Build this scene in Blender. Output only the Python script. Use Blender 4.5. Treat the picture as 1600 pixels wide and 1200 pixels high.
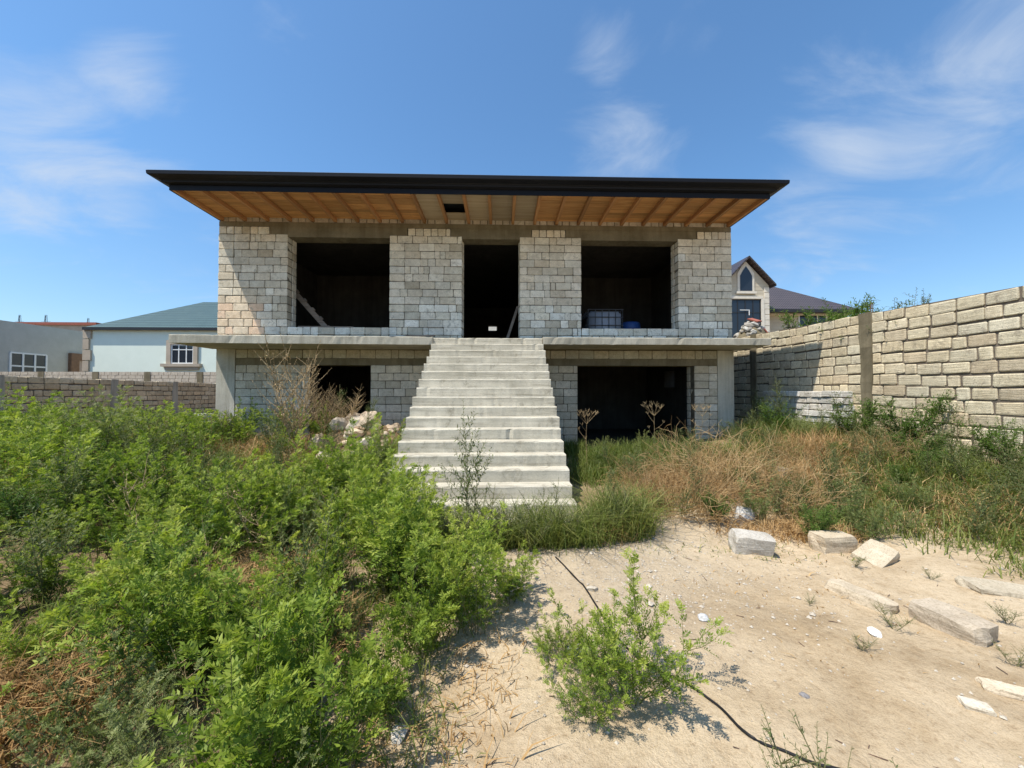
import bpy, bmesh, math, random
import numpy as np
from mathutils import Vector, Matrix, noise

for o in list(bpy.data.objects): bpy.data.objects.remove(o)
SC = bpy.context.scene
COL = SC.collection
R = random.Random(7)
NR = np.random.default_rng(11)

# ------------------------------------------------------------------ camera
EYE = Vector((0, 0, 1.6)); YAW = .0283; PITCH = math.atan(12 / 600.)
cam = bpy.data.cameras.new('camera'); cam.sensor_width = 36; cam.lens = 36 * 600 / 1600.
cam.clip_start = .05; cam.clip_end = 5000
co = bpy.data.objects.new('camera', cam); COL.objects.link(co)
co.location = EYE; co.rotation_euler = (math.pi / 2 + PITCH, 0, -YAW)
SC.camera = co

# ------------------------------------------------------------------ world and sun
SUN = Vector((-.43, -.27, 1.)).normalized()           # towards the sun
elev = math.asin(SUN.z); azim = math.atan2(SUN.x, SUN.y)
W = bpy.data.worlds.new('World'); SC.world = W; W.use_nodes = True
wt = W.node_tree; wt.nodes.clear()
def wn(t, **k):
    n = wt.nodes.new(t)
    for a, b in k.items(): setattr(n, a, b)
    return n
sky = wn('ShaderNodeTexSky', sky_type='NISHITA', sun_disc=False)
sky.sun_elevation = elev; sky.sun_rotation = azim
sky.altitude = 0; sky.air_density = 1.05; sky.dust_density = .6; sky.ozone_density = 9.0
bg = wn('ShaderNodeBackground'); bg.inputs[1].default_value = .145
out = wn('ShaderNodeOutputWorld')
wt.links.new(bg.outputs[0], out.inputs[0])
SUNL = bpy.data.lights.new('sun', 'SUN'); SUNL.energy = 4.6; SUNL.angle = math.radians(.55)
SUNL.color = (1, .94, .83)
so = bpy.data.objects.new('sun', SUNL); COL.objects.link(so)
so.rotation_euler = (-SUN).to_track_quat('-Z', 'Y').to_euler()
SC.view_settings.view_transform = 'Standard'; SC.view_settings.look = 'None'
SC.view_settings.exposure = .46; SC.view_settings.gamma = 1

# ------------------------------------------------------------------ pixel helpers (a pixel gives a direction only)
_f0 = Vector((math.sin(YAW), math.cos(YAW), 0)); _r = Vector((math.cos(YAW), -math.sin(YAW), 0))
_fw = _f0 * math.cos(PITCH) + Vector((0, 0, 1)) * math.sin(PITCH)
_up = -_f0 * math.sin(PITCH) + Vector((0, 0, 1)) * math.cos(PITCH)
def ray(x, y): return _fw + _r * ((x - 800) / 600) + _up * ((600 - y) / 600)
def on(ax, v, x, y):
    d = ray(x, y); return EYE + d * ((v - EYE[ax]) / d[ax])

# clouds: thin wisps of the same sky, noise over the whole dome, thicker round a few directions
tc = wn('ShaderNodeTexCoord')
def wm(op, a, b=None, c=None):
    n = wn('ShaderNodeMath', operation=op)
    for i, v in enumerate((a, b, c)):
        if v is None: continue
        if isinstance(v, (int, float)): n.inputs[i].default_value = v
        else: wt.links.new(v, n.inputs[i])
    return n.outputs[0]
sep = wn('ShaderNodeSeparateXYZ'); wt.links.new(tc.outputs['Generated'], sep.inputs[0])
zz = wm('ADD', wm('MAXIMUM', sep.outputs[2], 0.), .22)
cx = wm('DIVIDE', sep.outputs[0], zz); cy = wm('DIVIDE', sep.outputs[1], zz)
cmb = wn('ShaderNodeCombineXYZ'); wt.links.new(cx, cmb.inputs[0]); wt.links.new(cy, cmb.inputs[1])
mp = wn('ShaderNodeMapping'); mp.inputs['Rotation'].default_value = (0, 0, math.radians(38)); mp.inputs['Scale'].default_value = (1.0, 1.9, 1)
wt.links.new(cmb.outputs[0], mp.inputs[0])
n1 = wn('ShaderNodeTexNoise'); n1.inputs['Scale'].default_value = 1.9; n1.inputs['Detail'].default_value = 11; n1.inputs['Roughness'].default_value = .6
n1.inputs['Distortion'].default_value = .6
wt.links.new(mp.outputs[0], n1.inputs['Vector'])
mask = None
for (x, y, rad, amp) in ((60, 255, .16, .37), (150, 300, .10, .37), (0, 190, .13, .22), (25, 300, .14, .30), (95, 285, .12, .32), (205, 125, .08, .30), (930, 70, .07, .26), (940, 110, .06, .2), (955, 262, .12, .27), (1260, 310, .14, .31), (1330, 240, .14, .33), (1430, 180, .14, .33), (1530, 110, .15, .33), (1590, 50, .14, .30), (1500, 220, .13, .26), (1590, 190, .16, .24), (320, 420, .12, .18), (1270, 430, .13, .16), (1100, 60, .07, .10), (170, 225, .08, .12)):
    d = ray(x, y).normalized()
    dt = wn('ShaderNodeVectorMath', operation='DISTANCE'); wt.links.new(tc.outputs['Generated'], dt.inputs[0]); dt.inputs[1].default_value = d
    mr = wn('ShaderNodeMapRange', interpolation_type='SMOOTHSTEP')
    mr.inputs[1].default_value = 0; mr.inputs[2].default_value = rad * 1.7; mr.inputs[3].default_value = amp; mr.inputs[4].default_value = 0
    wt.links.new(dt.outputs['Value'], mr.inputs[0])
    mask = mr.outputs[0] if mask is None else wm('MAXIMUM', mask, mr.outputs[0])
cf = wn('ShaderNodeMapRange', interpolation_type='SMOOTHSTEP')
wt.links.new(wm('ADD', n1.outputs['Fac'], mask), cf.inputs[0])
cf.inputs[1].default_value = .60; cf.inputs[2].default_value = 1.12; cf.inputs[3].default_value = 0; cf.inputs[4].default_value = .8
mx = wn('ShaderNodeMix', data_type='RGBA')
tnt = wn('ShaderNodeMix', data_type='RGBA', blend_type='MULTIPLY'); tnt.inputs[0].default_value = 1
hz = wn('ShaderNodeMapRange', interpolation_type='SMOOTHSTEP'); hz.inputs[1].default_value = 0; hz.inputs[2].default_value = .5; wt.links.new(sep.outputs[2], hz.inputs[0])
hc_ = wn('ShaderNodeMix', data_type='RGBA'); wt.links.new(hz.outputs[0], hc_.inputs[0]); hc_.inputs[6].default_value = (.98, .95, .86, 1); hc_.inputs[7].default_value = (.94, 1.08, 1.03, 1)
wt.links.new(hc_.outputs[2], tnt.inputs[7])
wt.links.new(sky.outputs[0], tnt.inputs[6])
wt.links.new(cf.outputs[0], mx.inputs[0]); wt.links.new(tnt.outputs[2], mx.inputs[6]); mx.inputs[7].default_value = (3.3, 3.75, 4.4, 1)
wt.links.new(mx.outputs[2], bg.inputs[0])

# ------------------------------------------------------------------ terrain height
def sst(a, b, x):
    t = min(1, max(0, (x - a) / (b - a))); return t * t * (3 - 2 * t)
HX0, HX1, HY0, HY1 = -7.33, 6.2, 10.1, 20.5
def gz(x, y):
    z = .5 * sst(-1.6, -6.5, x) * sst(1.5, 5., y) + .5 * sst(-1.2, -4, x) * .25 * (1 - sst(1.5, 5, y))
    z += .45 * sst(3.4, 7.4, x) * sst(2.8, 6., y) + .12 * sst(4.5, 9, y) * sst(.8, 2, x)
    z += .85 * math.exp(-(((x + 2.9) / 1.15) ** 2 + ((y - 8.6) / .75) ** 2))
    z += .22 * math.exp(-(((x - 2.7) / .8) ** 2 + ((y - 5.5) / .8) ** 2))
    z -= .17 * math.exp(-(((x + .3) / 1.7) ** 2 + ((y - 4.7) / .6) ** 2))
    k = noise.noise(Vector((x * .5, y * .5, 3))) * .07 + noise.noise(Vector((x * 1.7, y * 1.7, 1))) * .028 + noise.noise(Vector((x * 5, y * 5, 8))) * .010
    if -2 < x < 5.5 and .5 < y < 5.5:
        k += .02 * noise.noise(Vector((x * 3.1, y * 3.1, 20))) + .016 * abs(noise.noise(Vector((x * 7.5, y * 7.5, 5)))) - .004
    near = math.exp(-(x * x + y * y) / 3.)
    z += k * (1 - .5 * near)
    if abs(x) < 2.2 and y > 4.2 and y < 10: z = min(z, -.05 + .3 * sst(1.2, 2.2, abs(x + .3)))
    if x > 8.12: z = z + (2.1 - z) * sst(8.12, 8.2, x) * sst(3., 5., y)
    if HX0 - .05 < x < HX1 + .05 and HY0 + .12 < y < HY1: z = min(z, .02)
    return z
def gpx(x, y):
    """first point where the pixel's ray meets the ground"""
    d = ray(x, y); t = .8
    for i in range(3000):
        p = EYE + d * t
        if p.z <= gz(p.x, p.y): return p
        t += .012
    return p

# ------------------------------------------------------------------ object helpers
def mesh_obj(name, verts, faces, material, smooth=False):
    me = bpy.data.meshes.new(name); me.from_pydata([tuple(v) for v in verts], [], faces); me.update()
    return mesh_to_obj(name, me, material, smooth)
def mesh_to_obj(name, me, material, smooth=False):
    if material and not me.materials: me.materials.append(material)
    if smooth: me.polygons.foreach_set('use_smooth', [True] * len(me.polygons))
    o = bpy.data.objects.new(name, me); COL.objects.link(o); return o
def tag(o, label, cat, group=None, kind=None):
    o['label'] = label; o['category'] = cat
    if group: o['group'] = group
    if kind: o['kind'] = kind
    return o
def struct(o, label=None):
    o['kind'] = 'structure'
    if label: o['label'] = label
    return o
def empty(name, loc, label, cat, group=None):
    e = bpy.data.objects.new(name, None); COL.objects.link(e); e.location = loc; e.empty_display_size = .2
    return tag(e, label, cat, group)
def adopt(child, parent):
    """parent a piece that was built in world coordinates"""
    child.parent = parent
    if parent.type == 'EMPTY': child.matrix_parent_inverse = Matrix.Translation(-parent.location)
    return child
class MB:
    def __init__(s): s.v = []; s.f = []
    def box(s, x0, x1, y0, y1, z0, z1):
        b = len(s.v)
        s.v += [(x0, y0, z0), (x1, y0, z0), (x1, y1, z0), (x0, y1, z0), (x0, y0, z1), (x1, y0, z1), (x1, y1, z1), (x0, y1, z1)]
        s.f += [(b, b+3, b+2, b+1), (b+4, b+5, b+6, b+7), (b, b+1, b+5, b+4), (b+1, b+2, b+6, b+5), (b+2, b+3, b+7, b+6), (b+3, b, b+4, b+7)]
        return s
    def beam(s, p, q, w, h, up=(0, 0, 1)):
        p = Vector(p); q = Vector(q); d = (q - p).normalized(); u = Vector(up); sd = d.cross(u).normalized(); u = sd.cross(d)
        b = len(s.v)
        for c in (p, q):
            for (i, j) in ((-1, -1), (1, -1), (1, 1), (-1, 1)): s.v.append(tuple(c + sd * (i * w / 2) + u * (j * h / 2)))
        s.f += [(b, b+3, b+2, b+1), (b+4, b+5, b+6, b+7), (b, b+1, b+5, b+4), (b+1, b+2, b+6, b+5), (b+2, b+3, b+7, b+6), (b+3, b, b+4, b+7)]
        return s
    def tube(s, pts, r0, r1, n=4):
        b = len(s.v); m = len(pts)
        for i, p in enumerate(pts):
            p = Vector(p); d = (Vector(pts[min(i+1, m-1)]) - Vector(pts[max(i-1, 0)]))
            if d.length < 1e-6: d = Vector((0, 0, 1))
            d.normalize(); a = d.orthogonal().normalized(); c = d.cross(a); r = r0 + (r1 - r0) * i / max(1, m - 1)
            for k in range(n):
                t = 2 * math.pi * k / n; s.v.append(tuple(p + a * (math.cos(t) * r) + c * (math.sin(t) * r)))
        for i in range(m - 1):
            for k in range(n): s.f.append((b+i*n+k, b+i*n+(k+1) % n, b+(i+1)*n+(k+1) % n, b+(i+1)*n+k))
        s.f.append(tuple(b + k for k in range(n))[::-1]); s.f.append(tuple(b+(m-1)*n+k for k in range(n)))
        return s
    def poly_prism(s, pts2, y0, y1):
        """outline in x,z pushed from y0 to y1"""
        b = len(s.v); n = len(pts2)
        s.v += [(x, y0, z) for x, z in pts2] + [(x, y1, z) for x, z in pts2]
        s.f.append(tuple(range(b, b+n))); s.f.append(tuple(range(b+2*n-1, b+n-1, -1)))
        for i in range(n): s.f.append((b+i, b+n+i, b+n+(i+1) % n, b+(i+1) % n))
        return s
    def obj(s, name, m, parent=None, smooth=False):
        o = mesh_obj(name, s.v, s.f, m, smooth)
        return adopt(o, parent) if parent else o

# ------------------------------------------------------------------ materials
def new_mat(name):
    m = bpy.data.materials.new(name); m.use_nodes = True; nt = m.node_tree; nt.nodes.clear()
    o = nt.nodes.new('ShaderNodeOutputMaterial'); p = nt.nodes.new('ShaderNodeBsdfPrincipled')
    nt.links.new(p.outputs[0], o.inputs[0]); p.inputs['Specular IOR Level'].default_value = .25
    return m, nt, p, o
def nd(nt, t, ins=None, **k):
    n = nt.nodes.new(t)
    for a, b in k.items(): setattr(n, a, b)
    for a, b in (ins or {}).items():
        if isinstance(b, bpy.types.NodeSocket): nt.links.new(b, n.inputs[a])
        else: n.inputs[a].default_value = b
    return n
def noise_tex(nt, vec, scale, detail=5, rough=.55, dist=0):
    return nd(nt, 'ShaderNodeTexNoise', {'Vector': vec, 'Scale': scale, 'Detail': detail, 'Roughness': rough, 'Distortion': dist}).outputs['Fac']
def ramp(nt, fac, stops):
    n = nd(nt, 'ShaderNodeValToRGB', {'Fac': fac}); e = n.color_ramp.elements
    while len(e) < len(stops): e.new(.5)
    for i, (p, c) in enumerate(stops): e[i].position = p; e[i].color = tuple(c) + ((1,) if len(c) == 3 else ())
    return n.outputs[0]
def mixc(nt, fac, a, b, mode='MIX'):
    n = nt.nodes.new('ShaderNodeMix'); n.data_type = 'RGBA'; n.blend_type = mode
    for i, v in ((0, fac), (6, a), (7, b)):
        if isinstance(v, bpy.types.NodeSocket): nt.links.new(v, n.inputs[i])
        else: n.inputs[i].default_value = v if i == 0 else tuple(v) + ((1,) if len(v) == 3 else ())
    return n.outputs[2]
def mth(nt, op, a, b=0.):
    n = nd(nt, 'ShaderNodeMath', operation=op)
    for i, v in enumerate((a, b)):
        if isinstance(v, bpy.types.NodeSocket): nt.links.new(v, n.inputs[i])
        else: n.inputs[i].default_value = v
    return n.outputs[0]
def pos(nt): return nd(nt, 'ShaderNodeNewGeometry').outputs['Position']
def bump(nt, p, h, strength=.5, dist=.01):
    b = nd(nt, 'ShaderNodeBump', {'Height': h, 'Strength': strength, 'Distance': dist}); nt.links.new(b.outputs[0], p.inputs['Normal'])

def m_simple(name, col, rough=.7, var=.2, scale=6, metal=0, spec=.25, bmp=0, bscale=40):
    m, nt, p, o = new_mat(name); g = pos(nt); n = noise_tex(nt, g, scale)
    c = ramp(nt, n, [(.3, [v * (1 - var) for v in col]), (.7, [min(1, v * (1 + var)) for v in col])])
    nt.links.new(c, p.inputs['Base Color']); p.inputs['Roughness'].default_value = rough; p.inputs['Metallic'].default_value = metal
    p.inputs['Specular IOR Level'].default_value = spec
    if bmp: bump(nt, p, noise_tex(nt, g, bscale, 6, .6), bmp, .01)
    return m
def m_brick(name, smear=.58, smear_col=(.20, .18, .15), layered=0.):
    """block: own colour from the object, grain, pits, mortar smeared over it in places"""
    m, nt, p, o = new_mat(name); g = pos(nt); oi = nd(nt, 'ShaderNodeObjectInfo')
    n1 = noise_tex(nt, g, 9, 6, .62); n2 = noise_tex(nt, g, 70, 4, .7); n3 = noise_tex(nt, g, 2.3, 4, .6)
    base = mixc(nt, 1., oi.outputs['Color'], ramp(nt, n1, [(.25, (.84, .82, .79)), (.55, (1.05, 1.05, 1.05)), (.8, (1.2, 1.2, 1.2))]), 'MULTIPLY')
    base = mixc(nt, .8, base, ramp(nt, n2, [(.3, (.5, .48, .44)), (.5, (1, 1, 1)), (.75, (1.12, 1.12, 1.12))]), 'MULTIPLY')
    base = mixc(nt, .8, base, ramp(nt, n3, [(.3, (.88, .86, .84)), (.7, (1.18, 1.18, 1.18))]), 'MULTIPLY')
    s = noise_tex(nt, g, 7.5, 7, .72, .4); f = ramp(nt, s, [(smear, (0, 0, 0)), (smear + .05, (1, 1, 1))])
    f2 = mth(nt, 'MULTIPLY', f, mth(nt, 'MULTIPLY', noise_tex(nt, g, 60, 3, .6), 1.1))
    base = mixc(nt, f2, base, smear_col)
    nt.links.new(base, p.inputs['Base Color']); p.inputs['Roughness'].default_value = .93; p.inputs['Specular IOR Level'].default_value = .1
    h = mth(nt, 'ADD', mth(nt, 'MULTIPLY', n2, .5), mth(nt, 'MULTIPLY', n1, 1.))
    if layered:
        sv = nd(nt, 'ShaderNodeMapping', {'Vector': g, 'Scale': (3, 3, 34), 'Rotation': (.12, .1, 0)}).outputs[0]
        h = mth(nt, 'ADD', h, mth(nt, 'MULTIPLY', noise_tex(nt, sv, 1.2, 5, .7), layered))
    bump(nt, p, h, .7, .009)
    return m
def m_concrete(name, a, b, streak=True, bs=.35, form=False):
    m, nt, p, o = new_mat(name); g = pos(nt)
    n1 = noise_tex(nt, g, 1.6, 7, .6, .3); n2 = noise_tex(nt, g, 45, 4, .7)
    c = ramp(nt, n1, [(.3, a), (.68, b)])
    c = mixc(nt, .55, c, ramp(nt, n2, [(.25, (.62, .6, .58)), (.5, (1, 1, 1)), (.8, (1.12, 1.12, 1.12))]), 'MULTIPLY')
    if streak:
        sv = nd(nt, 'ShaderNodeMapping', {'Vector': g, 'Scale': (5, 5, .35)}).outputs[0]
        c = mixc(nt, .6, c, ramp(nt, noise_tex(nt, sv, 1.5, 5, .6), [(.35, (.68, .66, .63)), (.55, (1, 1, 1)), (.75, (1.15, 1.14, 1.12))]), 'MULTIPLY')
    if form:
        sv = nd(nt, 'ShaderNodeMapping', {'Vector': g, 'Scale': (.5, 3, 9)}).outputs[0]
        c = mixc(nt, .8, c, ramp(nt, noise_tex(nt, sv, 2.2, 7, .65, .3), [(.3, (.62, .6, .57)), (.5, (1, 1, 1)), (.72, (1.15, 1.15, 1.15))]), 'MULTIPLY')
        c = mixc(nt, .7, c, ramp(nt, noise_tex(nt, g, 5, 8, .75, .5), [(.33, (.5, .48, .45)), (.45, (1, 1, 1)), (.8, (1.05, 1.05, 1.05))]), 'MULTIPLY')
    nt.links.new(c, p.inputs['Base Color']); p.inputs['Roughness'].default_value = .9; p.inputs['Specular IOR Level'].default_value = .15
    bump(nt, p, mth(nt, 'ADD', n2, mth(nt, 'MULTIPLY', n1, 1.5)), bs, .01)
    return m
def m_wood(name, a, b, axis=0, scale=1.):
    m, nt, p, o = new_mat(name); g = pos(nt); oi = nd(nt, 'ShaderNodeObjectInfo')
    sc = [14., 14., 14.]; sc[axis] = .9
    off = nd(nt, 'ShaderNodeVectorMath', {0: g, 1: (0, 0, 0)}, operation='ADD'); cmbx = nd(nt, 'ShaderNodeCombineXYZ', {0: mth(nt, 'MULTIPLY', oi.outputs['Random'], 37.), 1: mth(nt, 'MULTIPLY', oi.outputs['Random'], 11.)})
    nt.links.new(cmbx.outputs[0], off.inputs[1])
    v = nd(nt, 'ShaderNodeMapping', {'Vector': off.outputs[0], 'Scale': tuple(s * scale for s in sc)}).outputs[0]
    n = noise_tex(nt, v, 1.6, 6, .6, .8)
    c = ramp(nt, n, [(.3, a), (.7, b)])
    vv = ramp(nt, oi.outputs['Random'], [(0, (.72, .72, .72)), (1, (1.15, 1.12, 1.08))])
    c = mixc(nt, 1., c, vv, 'MULTIPLY')
    nt.links.new(c, p.inputs['Base Color']); p.inputs['Roughness'].default_value = .75
    bump(nt, p, n, .25, .006)
    return m
def m_leaf(name, stops, trans=.42, rough=.5, tcol=(1.15, 1.25, .6)):
    m, nt, p, o = new_mat(name)
    at = nd(nt, 'ShaderNodeAttribute', attribute_name='tint'); oi = nd(nt, 'ShaderNodeObjectInfo')
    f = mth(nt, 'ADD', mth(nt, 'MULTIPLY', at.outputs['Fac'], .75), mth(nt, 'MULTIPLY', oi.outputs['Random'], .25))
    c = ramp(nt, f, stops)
    nt.links.new(c, p.inputs['Base Color']); p.inputs['Roughness'].default_value = rough; p.inputs['Specular IOR Level'].default_value = .2
    t = nd(nt, 'ShaderNodeBsdfTranslucent', {'Color': mixc(nt, 1., c, tcol, 'MULTIPLY')})
    mx = nd(nt, 'ShaderNodeMixShader', {0: trans}); nt.links.new(p.outputs[0], mx.inputs[1]); nt.links.new(t.outputs[0], mx.inputs[2])
    nt.links.new(mx.outputs[0], o.inputs[0])
    return m
def m_glass(name, col=(.02, .025, .035)):
    m, nt, p, o = new_mat(name); p.inputs['Base Color'].default_value = col + (1,); p.inputs['Roughness'].default_value = .06
    p.inputs['Specular IOR Level'].default_value = .6; return m

M = {}
M['brick'] = m_brick('limestone_block', .565, (.34, .305, .24))
M['brick_yard'] = m_brick('yard_wall_block', .56, (.29, .24, .18), 2.2)
M['block'] = m_brick('loose_limestone', .58, (.40, .32, .22), 1.6)
M['mortar'] = m_simple('mortar', (.15, .128, .092), .95, .35, 7, bmp=.8, bscale=30)
M['mortar_light'] = m_simple('mortar_grey', (.17, .145, .105), .95, .35, 9, bmp=.8, bscale=30)
M['mortar_dark'] = m_simple('mortar_yard', (.16, .13, .10), .95, .4, 7, bmp=.9, bscale=25)
M['conc'] = m_concrete('concrete_stairs', (.41, .375, .295), (.56, .515, .42), False, .5, True)
M['conc_slab'] = m_concrete('concrete_slab', (.34, .31, .245), (.52, .48, .39))
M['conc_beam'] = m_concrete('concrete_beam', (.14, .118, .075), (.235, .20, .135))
M['conc_col'] = m_concrete('concrete_column', (.40, .37, .305), (.56, .525, .44))
M['raw'] = m_concrete('raw_inner_wall', (.05, .046, .04), (.085, .078, .068))  # darkness of the rooms put into the colour; bare stone is paler
M['wood'] = m_wood('soffit_wood', (.46, .21, .075), (.72, .41, .17), 0)
M['rafter'] = m_wood('rafter_wood', (.34, .16, .07), (.52, .29, .13), 1)
M['ply'] = m_wood('plywood', (.36, .27, .17), (.52, .42, .29), 0, .5)
M['plank'] = m_wood('grey_plank', (.17, .13, .10), (.30, .25, .20), 0)
M['metal'] = m_simple('dark_roof_metal', (.007, .007, .010), .5, .15, 3, spec=.22)
M['galv'] = m_simple('galvanised_edge', (.55, .57, .6), .35, .1, 3, metal=.9)
M['black'] = m_simple('black_rubber', (.012, .012, .013), .5, .2, 20)
M['ibc'] = m_simple('milky_plastic', (.30, .33, .38), .4, .1, 3)
M['cage'] = m_simple('cage_steel', (.16, .17, .18), .4, .1, 3, metal=.6)
M['blue'] = m_simple('blue_plastic', (.03, .08, .26), .4, .1, 3)
M['mint'] = m_concrete('mint_render', (.75, .82, .72), (.79, .86, .76), False, .1)
M['stone_trim'] = m_concrete('tan_stone_trim', (.40, .33, .25), (.50, .42, .33), False, .15)
M['white'] = m_simple('white_frame', (.78, .78, .76), .4, .05)
M['cream'] = m_concrete('cream_cladding', (.50, .44, .34), (.58, .52, .41), False, .15)
M['cream_trim'] = m_simple('cream_trim', (.68, .62, .52), .6, .08)
M['grey_wall'] = m_concrete('grey_render', (.44, .43, .39), (.50, .49, .45), False, .1)
M['brown'] = m_simple('brown_portal', (.20, .115, .07), .7, .15)
M['dark_metal'] = m_simple('dark_trim', (.03, .03, .033), .4, .15)
M['rust'] = m_simple('rusty_steel', (.14, .09, .065), .8, .3, 30)
M['rock'] = m_brick('rubble_stone', .72, (.3, .26, .2), .3)
M['redtile'] = m_simple('red_clay', (.30, .10, .07), .8, .2, 8)
M['pink'] = m_simple('pinkish_wall', (.42, .33, .29), .8, .1)
M['glass'] = m_glass('window_glass')
def m_rooftile(name, a, b, ax):
    m, nt, p, o = new_mat(name); g = pos(nt); s = nd(nt, 'ShaderNodeSeparateXYZ', {0: g})
    w1 = nd(nt, 'ShaderNodeTexWave', {'Vector': nd(nt, 'ShaderNodeMapping', {'Vector': g, 'Scale': (1, 0, 0)}).outputs[0], 'Scale': 1.6}, wave_profile='SIN').outputs['Fac']
    w2 = nd(nt, 'ShaderNodeTexWave', {'Vector': nd(nt, 'ShaderNodeMapping', {'Vector': g, 'Scale': (0, 0, 1)}).outputs[0], 'Scale': 1.15}, bands_direction='Z', wave_profile='SAW').outputs['Fac']
    c = ramp(nt, noise_tex(nt, g, 1.5, 4), [(.3, a), (.7, b)])
    c = mixc(nt, 1., c, ramp(nt, w2, [(.0, (1.35, 1.35, 1.35)), (.7, (.9, .9, .9)), (.95, (.4, .4, .4))]), 'MULTIPLY')
    c = mixc(nt, .6, c, ramp(nt, w1, [(.1, (.65, .65, .65)), (.6, (1.1, 1.1, 1.1))]), 'MULTIPLY')
    nt.links.new(c, p.inputs['Base Color']); p.inputs['Roughness'].default_value = .38; p.inputs['Specular IOR Level'].default_value = .5
    bump(nt, p, mth(nt, 'ADD', mth(nt, 'MULTIPLY', w1, .6), w2), 1., .06)
    return m
M['roof_green'] = m_rooftile('green_roof_tile', (.05, .09, .08), (.07, .115, .10), 0)
M['roof_brown'] = m_rooftile('brown_roof_tile', (.055, .042, .045), (.075, .058, .06), 0)
G0 = [(0, (.055, .095, .015)), (.35, (.135, .205, .028)), (.65, (.25, .33, .048)), (1, (.46, .48, .11))]
M['leaf'] = m_leaf('shrub_leaf', G0)
M['leaf_dusty'] = m_leaf('dusty_shrub_leaf', [(0, (.07, .10, .03)), (.5, (.15, .19, .06)), (1, (.30, .32, .13))], .35)
M['leaf_dark'] = m_leaf('weed_leaf', [(0, (.05, .08, .025)), (.6, (.11, .145, .05)), (1, (.21, .22, .09))], .25)
M['leaf_bush'] = m_leaf('bush_leaf', [(0, (.045, .09, .016)), (.6, (.10, .175, .03)), (1, (.18, .26, .06))], .3)
M['grass'] = m_leaf('green_grass', [(0, (.08, .12, .025)), (.4, (.14, .18, .04)), (.7, (.24, .25, .075)), (1, (.42, .35, .16))], .35)
M['straw'] = m_leaf('dry_straw', [(0, (.32, .19, .08)), (.5, (.49, .32, .145)), (1, (.62, .46, .25))], .25, .7, (1, .9, .7))
M['dry'] = m_leaf('dry_stalk', [(0, (.28, .19, .10)), (.5, (.43, .31, .17)), (1, (.56, .44, .26))], .1, .8, (1, .9, .7))
M['stem'] = m_leaf('green_stem', [(0, (.12, .13, .05)), (1, (.24, .22, .10))], .05, .7)

def m_ground():
    m, nt, p, o = new_mat('sandy_soil'); g = pos(nt)
    a = noise_tex(nt, g, .55, 6, .6, .4); b = noise_tex(nt, g, 3.2, 7, .65, .3); c = noise_tex(nt, g, 26, 6, .7); d = noise_tex(nt, g, 130, 3, .7)
    col = ramp(nt, a, [(.3, (.42, .315, .195)), (.5, (.52, .41, .275)), (.72, (.60, .49, .345))])
    col = mixc(nt, .75, col, ramp(nt, b, [(.3, (.78, .73, .66)), (.5, (1, 1, 1)), (.72, (1.1, 1.1, 1.1))]), 'MULTIPLY')
    col = mixc(nt, .8, col, ramp(nt, c, [(.28, (.66, .6, .54)), (.47, (1, 1, 1)), (.75, (1.1, 1.1, 1.1))]), 'MULTIPLY')
    col = mixc(nt, .5, col, ramp(nt, d, [(.3, (.55, .5, .45)), (.5, (1, 1, 1)), (.8, (1.15, 1.15, 1.15))]), 'MULTIPLY')
    col = mixc(nt, .55, col, ramp(nt, noise_tex(nt, g, 1.3, 8, .7, .8), [(.34, (.66, .61, .54)), (.5, (1, 1, 1)), (.7, (1.06, 1.06, 1.06))]), 'MULTIPLY')
    # darker gritty gravel patch towards the stairs
    s = nd(nt, 'ShaderNodeVectorMath', {0: g, 1: (1.0, 3.75, 0)}, operation='DISTANCE').outputs['Value']
    gf = nd(nt, 'ShaderNodeMapRange', {0: mth(nt, 'ADD', s, mth(nt, 'MULTIPLY', mth(nt, 'SUBTRACT', b, .5), 2.2)), 1: .5, 2: 1.7, 3: .32, 4: 0}).outputs[0]
    grit = ramp(nt, noise_tex(nt, g, 55, 4, .75), [(.35, (.27, .24, .19)), (.6, (.52, .46, .37))])
    col = mixc(nt, gf, col, grit)
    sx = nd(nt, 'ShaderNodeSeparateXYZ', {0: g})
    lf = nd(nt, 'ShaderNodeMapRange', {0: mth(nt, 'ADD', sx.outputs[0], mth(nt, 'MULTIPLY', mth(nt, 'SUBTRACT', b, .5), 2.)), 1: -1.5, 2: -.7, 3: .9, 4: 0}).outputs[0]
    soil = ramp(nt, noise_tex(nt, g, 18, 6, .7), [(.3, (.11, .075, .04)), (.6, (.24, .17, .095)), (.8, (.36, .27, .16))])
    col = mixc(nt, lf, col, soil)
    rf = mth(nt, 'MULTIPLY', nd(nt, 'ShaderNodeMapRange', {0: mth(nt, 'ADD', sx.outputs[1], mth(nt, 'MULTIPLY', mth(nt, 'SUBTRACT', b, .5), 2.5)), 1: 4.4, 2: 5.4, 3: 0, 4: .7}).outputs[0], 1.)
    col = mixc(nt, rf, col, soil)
    nt.links.new(col, p.inputs['Base Color']); p.inputs['Roughness'].default_value = .96; p.inputs['Specular IOR Level'].default_value = .08
    bump(nt, p, mth(nt, 'ADD', mth(nt, 'ADD', mth(nt, 'MULTIPLY', b, 2.), c), mth(nt, 'MULTIPLY', d, .3)), .75, .03)
    return m
M['ground'] = m_ground()

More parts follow.
